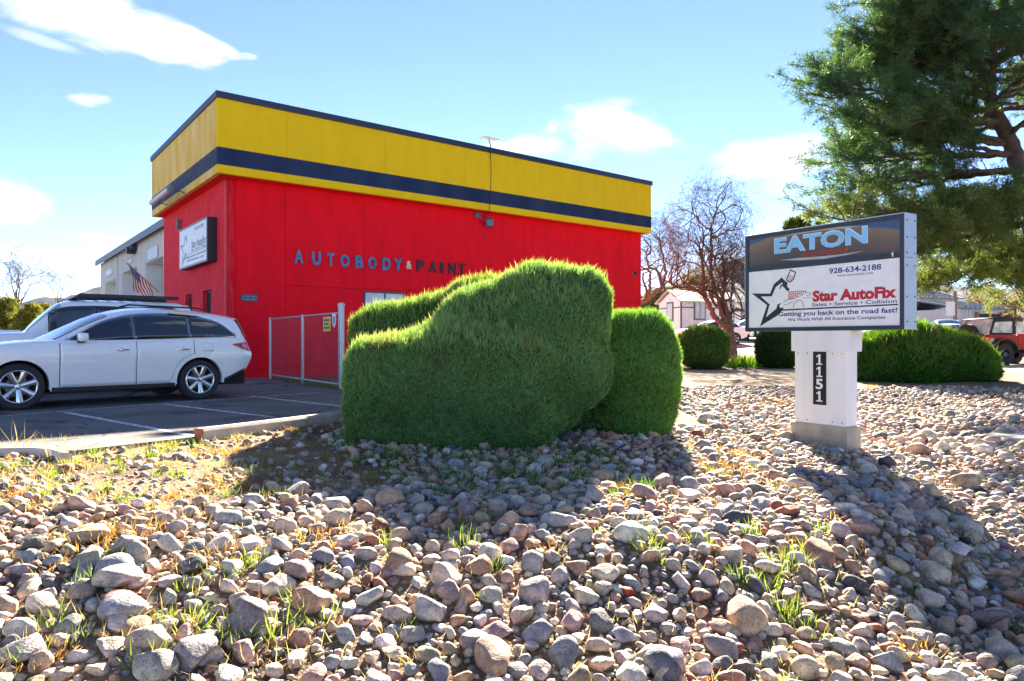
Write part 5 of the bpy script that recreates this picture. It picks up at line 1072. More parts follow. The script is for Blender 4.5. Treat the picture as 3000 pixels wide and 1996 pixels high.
def sup(d, r, e):                                    # superellipsoid point and normal for unit directions d
    q = (np.abs(d/r)**e).sum(1)**(1/e); p = d/q[:, None]; n = np.sign(p)*np.abs(p/r)**(e-1)/r; n /= np.linalg.norm(n, axis=1, keepdims=True); return p, n
hedge_leaf = leafmat('hedge_leaf', .28, .8); bark = pmat('bark', (.16, .11, .075), .9, var=.3, scale=14, bump=.6, bscale=30, stretch=(1, 1, .3))
def shrub(name, label, blobs, dens, length, width, cols, upw=.75, core=.95, group=None, lump=.05, stems=3, tips=0.0, tipcol=None):
    """blobs: (cx, cy, cz, rx, ry, rz, exponent)"""
    cx = np.mean([b_[0] for b_ in blobs]); cy = np.mean([b_[1] for b_ in blobs]); base = Vector((cx, cy, H(cx, cy)))
    root = thing(name, label, 'shrub', base, 0, group)
    BC = np.array([b_[:3] for b_ in blobs]); BR = np.array([b_[3:6] for b_ in blobs]); BE = [b_[6] for b_ in blobs]; K = 7.0
    def field(p):
        g_ = 0
        for c, r, e in zip(BC, BR, BE): g_ = g_+np.exp(-K*((np.abs((p-c)/r)**e).sum(1)**(1/e)-1))
        return np.log(g_)/K
    def grad(p):
        h_ = 1e-3; f0 = field(p); return f0, np.stack([(field(p+np.eye(3)[k]*h_)-f0)/h_ for k in range(3)], 1)
    def onto(p):                                     # move points onto the smoothly joined surface
        for _ in range(4):
            f0, g_ = grad(p); p = p-g_*(np.clip(f0, -.3, .3)/((g_**2).sum(1)+1e-6))[:, None]
        f0, g_ = grad(p); n_ = -g_/(np.linalg.norm(g_, axis=1, keepdims=True)+1e-9); return p, n_
    def lumps(p):
        x_, y_, z_ = p.T
        return lump*((np.sin(x_*4.1+z_*3+1.5*np.sin(y_*2.2))+np.sin(y_*5.3+x_*2.2+1)+np.sin(z_*6.2+x_*1.3+2))*.35+.30*np.sin(x_*11+2*np.sin(z_*7))*np.sin(z_*9+1.5*np.sin(x_*8+y_*6)))
    VV_, FF_, CC_ = [], [], []; nb_ = 0; Pb, Nb = [], []; KV, KF, nk = [], [], 0
    for i, (x, y, z, rx, ry, rz_, e) in enumerate(blobs):
        c = np.array([x, y, z]); r = np.array([rx, ry, rz_])
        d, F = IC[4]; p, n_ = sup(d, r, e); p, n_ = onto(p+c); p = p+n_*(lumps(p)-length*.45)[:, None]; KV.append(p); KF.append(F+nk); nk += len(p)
        area = 4*math.pi*((rx*ry)**1.6+(rx*rz_)**1.6+(ry*rz_)**1.6)**(1/1.6)/3**(1/1.6)
        m = int(area*dens); d = rng.normal(size=(m, 3)); d /= np.linalg.norm(d, axis=1, keepdims=True); p, n_ = sup(d, r, e); p = p+c
        ok = np.ones(m, bool)
        for j, (x2, y2, z2, a2, b2, c2, e2) in enumerate(blobs):
            if j == i: continue
            qq = (p-np.array([x2, y2, z2]))/np.array([a2, b2, c2]); ok &= (np.abs(qq)**e2).sum(1) > .80
        p, n_ = onto(p[ok]); p = p+n_*lumps(p)[:, None]
        ok = p[:, 2] > hgt(p[:, 0], p[:, 1])-.02
        Pb.append(p[ok]); Nb.append(n_[ok])
    P = np.concatenate(Pb); Nn = np.concatenate(Nb); gap = np.sin(P[:, 0]*13+2*np.sin(P[:, 2]*11))*np.sin(P[:, 2]*12+2*np.sin(P[:, 0]*10+P[:, 1]*9)); keep_ = rng.uniform(0, 1, len(P)) > np.clip((gap-.45)*1.7, 0, .85); P, Nn = P[keep_], Nn[keep_]; n = len(P)
    sw = np.stack([np.sin(P[:, 0]*9+3*np.sin(P[:, 2]*6)), np.sin(P[:, 1]*8+P[:, 2]*7), .4*np.sin(P[:, 0]*7+P[:, 2]*9)], 1)
    Dv = Nn*.6+np.array([0, 0, upw])+rng.normal(0, .28, (n, 3))+.38*sw
    patch = (np.sin(P[:, 0]*2.3+1.2*np.sin(P[:, 2]*3.1))+np.sin(P[:, 2]*2.7+P[:, 1]*1.9+.7))/4+.5
    t = np.clip(patch*.6+rng.uniform(-.1, .6, n), 0, 1)[:, None]
    c0, c1, c2 = map(np.array, cols)
    C0 = c0*(1-t)+c1*t; C1 = c1*(1-t)+c2*t; shade = rng.uniform(.75, 1.2, (n, 1))
    dead = np.clip(.06+(np.sin(P[:, 0]*3.7+2.1*np.sin(P[:, 2]*2.3+P[:, 1]))*np.sin(P[:, 2]*3.1+1.7*np.sin(P[:, 0]*2.9))-.62)*2.2, 0, .75)*(rng.uniform(0, 1, n) < .6)
    C0 = C0*(1-dead[:, None])+np.array([.13, .09, .05])*dead[:, None]; C1 = C1*(1-dead[:, None])+np.array([.24, .18, .09])*dead[:, None]
    Ln = length*rng.uniform(.6, 1.3, n); topf = np.clip((Nn[:, 2]-.35)*1.6, 0, 1); Ln = Ln*(1+.55*topf)
    V, F, C = blades(P-Nn*length*.55, Dv, Ln*1.15, np.full(n, width)*rng.uniform(.7, 1.3, n), C0*shade, C1*shade)
    VV_.append(V); FF_.append(F+nb_); CC_.append(C); nb_ += len(V)
    if tips:                                         # long straggling shoots on top
        sel = np.where(Nn[:, 2] > .45)[0]; sel = rng.choice(sel, int(len(sel)*tips)); k = len(sel)
        V, F, C = blades(P[sel], np.array([[.1, 0, 1]])+rng.normal(0, .35, (k, 3)), length*rng.uniform(1.3, 2.6, k), np.full(k, width*.9), np.tile(c1, (k, 1)), np.tile(np.array(tipcol), (k, 1)), bend=.8)
        VV_.append(V); FF_.append(F+nb_); CC_.append(C); nb_ += len(V)
    o = npmesh('foliage', np.concatenate(VV_), np.concatenate(FF_), hedge_leaf, root, np.concatenate(CC_), smooth=True); tag(o, kind='stuff')
    kc = tuple(np.array(cols[0])*.5); km = pmat('shaded_core_%d' % len(MATS), kc, 1, var=.5, scale=25, spec=0, c2=tuple(np.array(cols[1])*.55)); npmesh('shaded_core', np.concatenate(KV), np.concatenate(KF), km, root, smooth=True)  # solid hull under the blades; its darkened leaf colour stands for inner shade
    for k in range(stems):
        b0 = blobs[k % len(blobs)]; x, y = b0[0]+random.uniform(-.2, .2)*b0[3], b0[1]+random.uniform(-.2, .2)*b0[4]; g0 = H(x, y)
        mb = MB(); mb.tube([(x, y, g0-.1), (x+.06, y, g0+.25), (x+random.uniform(-.2, .2), y+.1, b0[2])], [.06, .05, .03], 7); mb.build('stem', bark, root, smooth=40)
    return root
JUN = ((.07, .165, .065), (.145, .31, .10), (.31, .47, .16))
shrub('juniper_hedge', 'big sheared green juniper mound in front of the red wall', [
    (-1.28, 8.85, .34, .82, .62, .80, 5.0), (-.35, 9.20, .40, .95, .80, .82, 3.2), (-.08, 9.75, .84, 1.02, .80, 1.02, 3.2), (.40, 9.55, .92, .72, .72, .86, 3.0), (.70, 9.90, 1.22, .69, .74, .92, 4.0), (.95, 10.4, .50, .60, .50, .75, 3.0)],
    4600, .062, .009, JUN, tips=.11, tipcol=(.48, .48, .22), lump=.075)
shrub('juniper_shrub', 'rounded green juniper at the right end of the hedge', [(1.76, 10.3, .58, .68, .72, .94, 3.0)], 5000, .062, .009, ((.06, .17, .045), (.13, .32, .07), (.30, .48, .10)), tips=.02, tipcol=(.40, .46, .14), stems=2, lump=.05)
shrub('juniper_shrub', 'darker juniper with pale straggling shoots at the back left of the hedge', [(-1.80, 10.6, .72, .70, .7, .84, 3.0), (-1.05, 10.8, .86, .85, .75, .97, 2.8), (-.20, 10.7, 1.02, .85, .7, 1.02, 2.8)], 3400, .07, .009, ((.04, .11, .04), (.10, .24, .05), (.31, .42, .13)), tips=.08, tipcol=(.50, .50, .22), lump=.08)
def P_(x, d): return (x-1500)/FP*d
gd_ = lambda x, d: H(P_(x, d), d)
x, d = 2062, 27.2; z = gd_(x, d); shrub('round_shrub', 'round clipped green shrub under the bare tree', [(P_(x, d), d, z+.75, .98, .95, .85, 2.6)], 900, .12, .02, ((.035, .085, .02), (.11, .2, .035), (.26, .36, .06)))
x, d = 2278, 28; z = gd_(x, d); shrub('round_shrub', 'small dark round shrub just left of the sign pillar', [(P_(x, d), d, z+.72, .85, .9, .88, 2.6)], 900, .12, .02, ((.012, .04, .012), (.035, .08, .02), (.08, .14, .03)))
x, d = 2700, 20.2; z = gd_(x, d); shrub('spreading_shrub', 'broad low dark green shrub right of the sign pillar', [(P_(2665, d), d, z+.55, 1.35, 1.2, .98, 2.3), (P_(2790, d), d+.1, z+.42, 1.05, 1.1, .80, 2.3), (P_(2575, d), d+.2, z+.45, .8, .9, .78, 2.3), (P_(2850, d), d, z+.3, .6, .8, .55, 2.2)],
    1300, .13, .022, ((.015, .065, .015), (.045, .14, .02), (.2, .34, .04)), lump=.09, tips=.03, tipcol=(.3, .34, .05))

# ---------------------------------------------------------------- trees
class Tree:
    def __init__(s): s.seg = []; s.tips = []
    def grow(s, p, d, r, length, depth, curl, up, split, taper=.72, step=.25, crown=None, minr=.004):
        p, d = np.array(p, float), np.array(d, float); n = max(3, int(length/step)); pts = [p.copy()]; rs = [r]; tw = rng.normal(0, 1, 3)
        for i in range(n):
            tw = tw*.7+rng.normal(0, 1, 3)*.7; d = d+tw*curl+np.array([0, 0, up]); d /= np.linalg.norm(d); p = p+d*(length/n); pts.append(p.copy()); rs.append(r*(1-(1-taper)*(i+1)/n))
            if crown is not None:
                q = (p-crown[0])/crown[1]
                if (q*q).sum() > 1: d = d-.5*q/np.linalg.norm(q); d /= np.linalg.norm(d)
        s.seg.append((np.array(pts), np.array(rs), depth))
        if depth == 0: s.tips.append((pts[-1], d)); return
        for k in range(split[depth]):
            i = int(len(pts)*rng.uniform(.35, 1)) if k else len(pts)-1; i = min(i, len(pts)-1)
            base = pts[i]; dd = (pts[i]-pts[i-1]); dd /= np.linalg.norm(dd); nd = dd+rng.normal(0, .55, 3); nd /= np.linalg.norm(nd)
            s.grow(base, nd, max(minr, rs[i]*rng.uniform(.55, .8)), length*rng.uniform(.55, .85), depth-1, curl, up, split, taper, step, crown, minr)
    def mesh(s, sel=None):
        V, F = [], []; nb_ = 0
        for pts, rs, dep in s.seg:
            if sel is not None and not sel(dep): continue
            n = 8 if rs[0] > .08 else (5 if rs[0] > .025 else 3); m = len(pts); t = np.gradient(pts, axis=0); t /= np.linalg.norm(t, axis=1, keepdims=True)+1e-9
            a = np.tile(np.array([.31, .17, .93]), (m, 1)); e = np.cross(t, a); e /= np.linalg.norm(e, axis=1, keepdims=True)+1e-9; g = np.cross(t, e)
            an = 2*np.pi*np.arange(n)/n
            v = pts[:, None]+(e[:, None]*np.cos(an)[None, :, None]+g[:, None]*np.sin(an)[None, :, None])*rs[:, None, None]
            I = np.arange(m*n).reshape(m, n); J = np.roll(I, -1, 1)
            V.append(v.reshape(-1, 3)); F.append(np.stack([I[:-1], J[:-1], J[1:], I[1:]], -1).reshape(-1, 4)+nb_); nb_ += m*n
        return np.concatenate(V), np.concatenate(F)
def limb(tr, pts, r0, r1, depth, n=8):
    pts = np.array(pts, float); t = np.linspace(0, len(pts)-1, n*(len(pts)-1)+1); f = [smooth_interp(np.arange(len(pts)), pts[:, k]) for k in range(3)]
    P = np.stack([g(t) for g in f], 1); P[1:-1] += rng.normal(0, .03, (len(t)-2, 3)); rr = np.linspace(r0, r1, len(t)); tr.seg.append((P, rr, depth)); return P, rr
wbark = pmat('bare_tree_bark', (.13, .095, .07), .9, var=.3, scale=10, bump=.6, bscale=25); twigm = pmat('brown_twig', (.085, .06, .048), .85, var=.25, scale=6)
def bare_tree(label, d, spine, crown_c, crown_r, seed, curl=.20, up=.05, nlim=9, group='bare trees', twig_r=.006, depth=4, lsc=1.0):
    global rng; rng = np.random.default_rng(seed)
    T = Tree(); w = lambda x, y, dd=0: np.array(at(x, y, d+dd))
    base = w(*spine[0][0]); base[2] = H(base[0], base[1])-.1
    root = thing('bare_tree', label, 'tree', tuple(base+np.array([0, 0, .1])), 0, group)
    cr = (w(*crown_c), np.array([crown_r[0]/FP*d, crown_r[0]/FP*d*.9, crown_r[1]/FP*d]))
    for li, (pl, r0, r1) in enumerate([(s_[:-2], s_[-2], s_[-1]) for s_ in spine]):
        pts = [w(*q) for q in pl]
        if li == 0: pts[0] = base
        P, rr = limb(T, pts, r0, r1, 9)
        for k in range(nlim if li else 3):
            i = int(len(P)*rng.uniform(.45, 1)) if k else len(P)-1; i = min(i, len(P)-1); dd = P[i]-P[i-1]; dd /= np.linalg.norm(dd); nd = dd+rng.normal(0, .6, 3); nd /= np.linalg.norm(nd)
            T.grow(P[i], nd, rr[i]*rng.uniform(.45, .8), rng.uniform(1.1, 2.0)*lsc*d/35, depth, curl, up, [0, 3, 3, 3, 2, 2], .6, .16, cr, twig_r)
    V, F = T.mesh(lambda q: q == 9); npmesh('trunk', V, F, wbark, root, smooth=True)
    V, F = T.mesh(lambda q: q != 9); o = npmesh('branches', V, F, twigm, root, smooth=True)
    return root
S7 = lambda x, y: (1850+x/2.412, 500+y/2.412)
bare_tree('bare corkscrew willow with a leaning forked trunk beside the round shrub', 35, [
    (S7(712, 1300), S7(690, 1130), S7(690, 1080), .30, .24), (S7(690, 1120), S7(600, 1050), S7(545, 940), S7(510, 850), S7(505, 700), S7(490, 560), .17, .06), (S7(690, 1090), S7(640, 1020), S7(620, 930), S7(575, 800), S7(560, 600), S7(570, 400), S7(600, 260), .15, .04),
    (S7(695, 1090), S7(680, 1000), S7(650, 900), S7(655, 720), S7(640, 600), .13, .04), (S7(690, 1060), S7(720, 985), S7(800, 985), S7(860, 960), .10, .05), (S7(505, 850), S7(400, 830), S7(300, 810), S7(220, 760), .09, .03), (S7(570, 430), S7(500, 380), S7(440, 300), S7(420, 220), .06, .02), (S7(575, 480), S7(660, 440), S7(760, 390), .06, .02)],
    S7(545, 480), (118, 175), 11, nlim=13)
bare_tree('thin bare tree with orange-brown twigs close to the end of the red wall', 42, [
    (S7(-60, 1080), S7(20, 990), S7(120, 900), S7(220, 820), .22, .13), (S7(215, 825), S7(240, 720), S7(220, 600), S7(180, 480), .11, .03), (S7(120, 900), S7(130, 760), S7(110, 620), S7(120, 520), .11, .03), (S7(225, 815), S7(300, 740), S7(330, 650), .08, .03)],
    S7(170, 600), (85, 110), 12, nlim=8)
bare_tree('bare pale tree behind yellow-green bushes at the far left', 60, [((52, 945), (54, 890), .14, .11), ((54, 895), (38, 850), (30, 800), .08, .025), ((54, 895), (56, 840), (54, 795), .08, .025), ((54, 900), (75, 860), (98, 825), .07, .02), ((54, 905), (25, 870), (5, 835), .07, .02)], (55, 830), (90, 90), 13, nlim=6, depth=3, twig_r=.010, curl=.09, lsc=.55)
bare_tree('small bare tree far left against the pale sky near the workshop', 70, [((165, 940), (168, 890), .09, .07), ((168, 895), (160, 860), (150, 842), .05, .015), ((168, 895), (180, 865), (185, 845), .05, .015)], (168, 862), (60, 60), 14, nlim=5, depth=3, twig_r=.010, curl=.09, lsc=.4)
rng = np.random.default_rng(99)
def leafy(name, label, d, blobs, cols, n, leaf, group=None, cat='tree', trunkh=True):
    """blobs (photo x, photo y, radius px): leaf clumps with gaps"""
    cs = [np.array(at(x, y, d)) for x, y, r in blobs]; rs = [r/FP*d for x, y, r in blobs]; b0 = cs[0]; g0 = H(b0[0], b0[1])
    root = thing(name, label, cat, (b0[0], b0[1], g0), 0, group); P, C = [], []
    for c, r in zip(cs, rs):
        m = int(n*r*r/sum(q*q for q in rs)); k = max(4, int(m/26)); cc = rng.normal(size=(k, 3)); cc /= np.linalg.norm(cc, axis=1, keepdims=True); cc = c+cc*(r*rng.uniform(.45, 1, (k, 1)))
        idx = rng.integers(0, k, m); P.append(cc[idx]+rng.normal(0, r*.13, (m, 3))); t = np.clip(rng.uniform(0, 1, k)[idx]*.7+rng.uniform(0, .4, m), 0, 1)[:, None]; C.append(np.array(cols[0])*(1-t)+np.array(cols[1])*t)
    P = np.concatenate(P); C = np.concatenate(C); m = len(P); ok = P[:, 2] > hgt(P[:, 0], P[:, 1]); P, C = P[ok], C[ok]; m = len(P)
    V, F, CC = blades(P, rng.normal(size=(m, 3))+np.array([0, 0, .3]), leaf*rng.uniform(.6, 1.3, m), leaf*.4*np.ones(m), C*.8, C)
    o = npmesh('crown', V, F, hedge_leaf, root, CC); tag(o, kind='stuff')
    mb = MB(); mb.tube([(b0[0], b0[1], g0-.2), (b0[0], b0[1]+.1, cs[0][2])], [rs[0]*.12, rs[0]*.06], 8); mb.build('trunk', bark, root, smooth=40)
    return root
leafy('roadside_bush', 'yellow-green bush at the far left edge below the bare tree', 58, [(10, 905, 34), (-40, 900, 40), (0, 945, 36), (40, 950, 28)], ((.07, .10, .015), (.28, .27, .045)), 8000, .24)
leafy('roadside_bush', 'yellow-green bush between the bare tree and the hills at left', 56, [(95, 912, 22), (72, 928, 22), (90, 950, 30), (60, 960, 24)], ((.07, .10, .015), (.28, .27, .045)), 7000, .22)
leafy('roadside_bush', 'small yellow bush right of the pale bare tree at left', 62, [(130, 905, 16), (140, 930, 22), (150, 955, 28)], ((.08, .10, .02), (.32, .28, .05)), 6000, .22)
leafy('evergreen_tree', 'olive green tree behind the trailer roof', 62, [(2050, 838, 34), (2020, 860, 26), (2085, 862, 26)], ((.03, .05, .012), (.16, .17, .04)), 6000, .3)
leafy('evergreen_tree', 'grey-green tree beside the end of the red wall behind the hedge', 58, [(1925, 890, 40), (1890, 905, 36), (1955, 870, 28)], ((.05, .07, .03), (.20, .20, .09)), 7000, .3)
leafy('evergreen_tree', 'green conifer top showing just above the left end of the sign', 44, [(2345, 668, 40), (2310, 672, 22), (2390, 672, 26), (2340, 720, 60), (2400, 720, 50), (2350, 790, 75), (2390, 830, 70), (2320, 850, 70), (2360, 900, 75)], ((.02, .05, .015), (.12, .16, .03)), 22000, .26)
for i, (x, y, r, lab) in enumerate(((2720, 850, 40, 'sparse yellowish tree behind the warehouse left of the utility pole'), (2890, 870, 50, 'yellow-leaved tree above the open shed'), (2975, 880, 40, 'pale brush tree above the red jeep'), (2290, 930, 30, 'grey-green brush between the trailer and the sign'), (2960, 930, 30, 'tan brush at the right edge above the jeep'))):
    leafy('brush_tree', lab, 84+i*2, [(x, y, r), (x+r*.8, y+10, r*.7), (x-r*.8, y+12, r*.7)], ((.12, .10, .06), (.26, .22, .12)), 1500, .34)
far = (('dense green trees', 0),)

def pine():
    global rng; rng = np.random.default_rng(5)
    d = 22.0; w = lambda x, y, dd=0: np.array(at(x, y, d+dd)); T = Tree(); base = w(3085, 1050); base[2] = H(base[0], base[1])-.2
    root = thing('pine_tree', 'tall spreading pine reaching in from the right', 'tree', tuple(base+np.array([0, 0, .2])))
    sp, rr = limb(T, [base, w(3060, 850), w(3010, 600), w(2975, 450), w(2915, 330), w(2895, 230), w(2930, 80), w(2960, -80), w(2960, -240)], .34, .07, 9, 10)
    fork, fr2 = limb(T, [w(2900, 250), w(2830, 130), w(2800, 20), w(2810, -120)], .13, .05, 9, 8)
    needles = []; 
    def sub(P, rr, dens, outward):
        m = len(P)
        for k in range(dens):
            i = int(m*rng.uniform(.18, 1)); i = min(i, m-1); dd = P[min(i+1, m-1)]-P[i-1]; dd /= np.linalg.norm(dd)+1e-9
            s_ = np.cross(dd, np.array([0, 0, 1.])); s_ /= np.linalg.norm(s_)+1e-9; nd = dd*rng.uniform(.6, 1.1)+s_*rng.choice([-1, 1])*rng.uniform(.3, 1)+np.array([0, 0, rng.uniform(-.05, .45)]); nd /= np.linalg.norm(nd)
            ln = rng.uniform(.7, 1.7); q = P[i].copy(); pts = [q.copy()]
            for j in range(6): nd = nd+np.array([0, 0, .06])+rng.normal(0, .10, 3); nd /= np.linalg.norm(nd); q = q+nd*ln/6; pts.append(q.copy())
            pts = np.array(pts); T.seg.append((pts, np.linspace(.02, .007, 7), 1))
            for j in range(2, 7):
                if rng.uniform() < .85: needles.append((pts[j], nd, i/m))
                for _ in range(2):
                    if rng.uniform() < .7:
                        td = nd+rng.normal(0, .6, 3); td /= np.linalg.norm(td); e = pts[j]+td*rng.uniform(.2, .45); T.seg.append((np.array([pts[j], (pts[j]+e)/2+rng.normal(0, .02, 3), e]), np.array([.008, .006, .005]), 0)); needles.append((e, td, i/m)); needles.append(((pts[j]+e)/2, td, i/m))
    limbs = []
    # limbs that the photograph shows sweeping out to the left
    for st, en, sag in (((2960, 560), (2395, 640), -.3), ((2985, 500), (2400, 560), .2), ((2965, 455), (2390, 470), .5), ((2950, 420), (2450, 330), -.2), ((2935, 360), (2420, 420), .6), ((2915, 330), (2340, 285), .5), ((2905, 290), (2370, 210), .3), ((2895, 260), (2420, 150), .3), ((2885, 230), (2500, 70), .2), ((2900, 200), (2560, 20), .2), ((2880, 160), (2650, -40), .1), ((2990, 620), (2560, 760), -.2), ((3000, 640), (2700, 800), -.3), ((2990, 560), (2640, 700), 0), ((3000, 600), (2800, 640), 0), ((3020, 660), (2850, 780), -.2), ((3000, 560), (2720, 620), 0), ((3015, 640), (2900, 800), -.2), ((2840, 140), (2600, 60), .2), ((2820, 60), (2680, -90), .1)):
        for rep in range(3):
            dz = rng.uniform(-3.2, 3.2); a, b2 = w(*st), w(en[0]+75+rng.uniform(0, 80)*rep, en[1]+rng.uniform(-35, 35)*rep, dz)
            mid = (a+b2)/2+np.array([0, 0, sag*.5+rng.uniform(-.2, .2)]); P, r_ = limb(T, [a, mid, b2], .085, .018, 9, 12); limbs.append((P, r_)); sub(P, r_, 24, 1)
    # limbs in every other direction
    for k in range(42):
        i = int(len(sp)*rng.uniform(.42, .98)); a = sp[min(i, len(sp)-1)]; an = rng.uniform(-1.9, 1.9) if k < 34 else rng.uniform(3.3, 5.4); L_ = rng.uniform(4.0, 6.5)*(1-.5*(i/len(sp)-.4)); b2 = a+np.array([math.cos(an)*L_, math.sin(an)*L_, rng.uniform(-.4, 1.6)])
        P, r_ = limb(T, [a, (a+b2)/2+np.array([0, 0, rng.uniform(-.2, .4)]), b2], .08, .016, 9, 10); sub(P, r_, 20, 1)
    V, F = T.mesh(lambda q: q == 9); npmesh('trunk', V, F, pmat('pine_bark', (.075, .052, .042), .9, var=.35, scale=9, bump=.7, bscale=20), root, smooth=True)
    V, F = T.mesh(lambda q: q != 9); npmesh('branches', V, F, pmat('pine_twig', (.07, .055, .045), .9, var=.2), root, smooth=True)
    P0 = np.array([n[0] for n in needles]); D0 = np.array([n[1] for n in needles]); f = np.array([n[2] for n in needles])
    keep = rng.uniform(size=len(P0)) < np.clip(.25+f*1.1, 0, 1); P0, D0, f = P0[keep], D0[keep], f[keep]
    K = 14; P = np.repeat(P0, K, 0)+rng.normal(0, .05, (len(P0)*K, 3)); Dn = np.repeat(D0, K, 0)*.7+rng.normal(0, .75, (len(P0)*K, 3)); n = len(P)
    t = np.repeat(np.clip(rng.uniform(0, 1, len(P0))*.8, 0, 1), K)[:, None]; low = np.repeat((P0[:, 2] < 5.5).astype(float), K)[:, None]
    c = np.array([.040, .095, .045])*(1-t)+np.array([.11, .20, .065])*t; c = c*(1-.55*low)+np.array([.17, .20, .04])*.55*low
    Dn /= np.linalg.norm(Dn, axis=1, keepdims=True); sd = np.cross(Dn, rng.normal(size=(n, 3))); sd /= np.linalg.norm(sd, axis=1, keepdims=True)+1e-9; ln_ = .17*rng.uniform(.7, 1.3, n)
    V = np.stack([P-sd*.011, P+sd*.011, P+Dn*ln_[:, None]], 1).reshape(-1, 3); F = np.arange(3*n).reshape(n, 3); C = np.repeat(c, 3, 0)*np.tile(np.array([.85, .85, 1.25]), n)[:, None]; o = npmesh('crown', V, F, leafmat('pine_needle', .3), root, C); tag(o, kind='stuff')
    print('PINE needles', n)
pine(); rng = np.random.default_rng(21)

# ---------------------------------------------------------------- cobbles
def march(x, y, up=0.0):                             # distance at which the view ray of a photo pixel meets the ground
    dd = np.arange(2.6, 40, .03); q = ray(x, y); hit = HC+q.z*dd <= hgt(q.x*dd, dd)+up; return float(dd[np.argmax(hit)]) if hit.any() else 40.0
def rock_shape(k, seed):
    r = np.random.default_rng(seed); V, F = IC[k]; V = V.copy()
    ax = np.array([1, r.uniform(.66, .92), r.uniform(.48, .75)])
    for _ in range(r.integers(9, 15)):
        n = r.normal(size=3); n /= np.linalg.norm(n); c = r.uniform(.50, .86); q = V@n-c; V = V-np.maximum(q, 0)[:, None]*n*r.uniform(.9, 1)
    for f, a in ((1.7, .045), (3.4, .022), (7, .014), (13, .006)):
        ph = r.uniform(0, 6, 3); V = V*(1+a*(np.sin(V[:, :1]*f+ph[0]+1.3*np.sin(V[:, 1:2]*f))+np.sin(V[:, 1:2]*f*1.1+ph[1]+V[:, 2:3])+np.sin(V[:, 2:3]*f*1.2+ph[2]+V[:, :1]))/1.5)
    V = V*ax; V /= np.abs(V[:, :2]).max(); return V, F
PAL = [((.46, .41, .36), 3), ((.38, .34, .31), 3), ((.27, .28, .30), 2.4), ((.16, .16, .165), 1.2), ((.54, .44, .33), 3.6), ((.50, .36, .25), 2.8), ((.46, .28, .19), 2.0), ((.42, .29, .26), 2.0), ((.60, .54, .47), 2.8), ((.27, .28, .27), 1.0), ((.36, .14, .09), .5), ((.09, .09, .095), .5), ((.40, .31, .19), 1.3)]
pw_ = np.array([p[1] for p in PAL]); pw_ = pw_/pw_.sum(); PC = np.array([p[0] for p in PAL])
DIRT = [(-6.5, 5.1), (-3.6, 5.15), (-2.6, 5.35), (-1.7, 5.7), (-1.15, 6.1), (-1.0, 6.7), (-1.35, 7.1), (-1.9, 7.7), (-2.35, 8.4), (-2.35, 10.6), (-4.5, 10), (-8, 8)]
def coverage(x, y):
    c = np.ones_like(x); c = np.where(inside(DIRT, x, y), .085, c); c = np.where(inside([(-7, 4.6), (-3, 4.7), (-2.6, 5.3), (-4, 6.0), (-7, 6.2)], x, y), .3, c)
    c = np.where(inside(LOT, x, y), 0, c)
    c = np.where((x < 3.2) & (y > 11.2), 0, c); c = np.where((x < 2.6) & (x > -2.2) & (y > 9.9+1.3*(x > .9)), 0, c)
    edge = 17.6+.4*np.sin(x*1.3); c = np.where((y > edge), 0, c)
    c = np.where((y > 14.5) & (y <= edge) & (x < 6) & (x > 3.2), .6, c)
    return c
pa0, pa1 = spt(A0, 0, PO), spt(A1, 0, PO)
grid = {}; rocks = []
def try_put(x, y, r, f):
    cs = .21; i, j = int(math.floor(x/cs)), int(math.floor(y/cs))
    for a in range(i-1, i+2):
        for b_ in range(j-1, j+2):
            for (x2, y2, r2) in grid.get((a, b_), ()):
                if (x-x2)**2+(y-y2)**2 < (f*(r+r2))**2: return False
    grid.setdefault((i, j), []).append((x, y, r)); return True
for (rmin, rmax, tries, f, ymax, layer) in ((.085, .125, 420, 1.1, 12, 1), (.058, .082, 4200, .95, 14, 1), (.039, .058, 32000, .86, 18, 1), (.026, .040, 64000, .82, 18, 0), (.016, .026, 50000, .82, 7.0, 0)):
    yy = 2.3+(ymax-2.3)*rng.uniform(0, 1, tries)**(1.0 if ymax > 10 else .8); hw = .78*yy+1.5; xx = rng.uniform(-1, 1, tries)*hw
    cov = coverage(xx, yy); ok = rng.uniform(size=tries) < cov; rr_ = rng.uniform(rmin, rmax, tries)
    for x, y, r in zip(xx[ok], yy[ok], rr_[ok]):
        if y > 10: r *= 1.3
        v = Vector((x, y, 0))-SL; a, o = v.dot(ss), v.dot(sn)
        if A0-.06-r*.6 < a < A1+.04+r*.6 and PO-PD-.1-r*.5 < o < PO+.04+r*.6: continue
        if try_put(x, y, r, f): rocks.append((x, y, r, layer))
print('ROCKS', len(rocks))
R0 = np.array(rocks); n = len(R0)
hz0 = hgt(R0[:, 0], R0[:, 1]); gx = (hgt(R0[:, 0]+.08, R0[:, 1])-hgt(R0[:, 0]-.08, R0[:, 1]))/.16; gy = (hgt(R0[:, 0], R0[:, 1]+.08)-hgt(R0[:, 0], R0[:, 1]-.08))/.16
cidx = rng.choice(len(PC), n, p=pw_); COLR = PC[cidx]*rng.uniform(.88, 1.3, (n, 1))*rng.uniform(.95, 1.05, (n, 3))
yaw = rng.uniform(0, 6.283, n); tilt = np.radians(rng.normal(0, 17, (n, 2)))+np.stack([np.arctan(gy), -np.arctan(gx)], 1)
dist = np.hypot(R0[:, 0], R0[:, 1]); inview = (np.abs(R0[:, 0]/R0[:, 1]) < .745) & ((HC-hz0)/R0[:, 1] < .50)
score = np.where(inview, R0[:, 2]/dist, 0); order = np.argsort(-score); solo = set(order[:288].tolist())
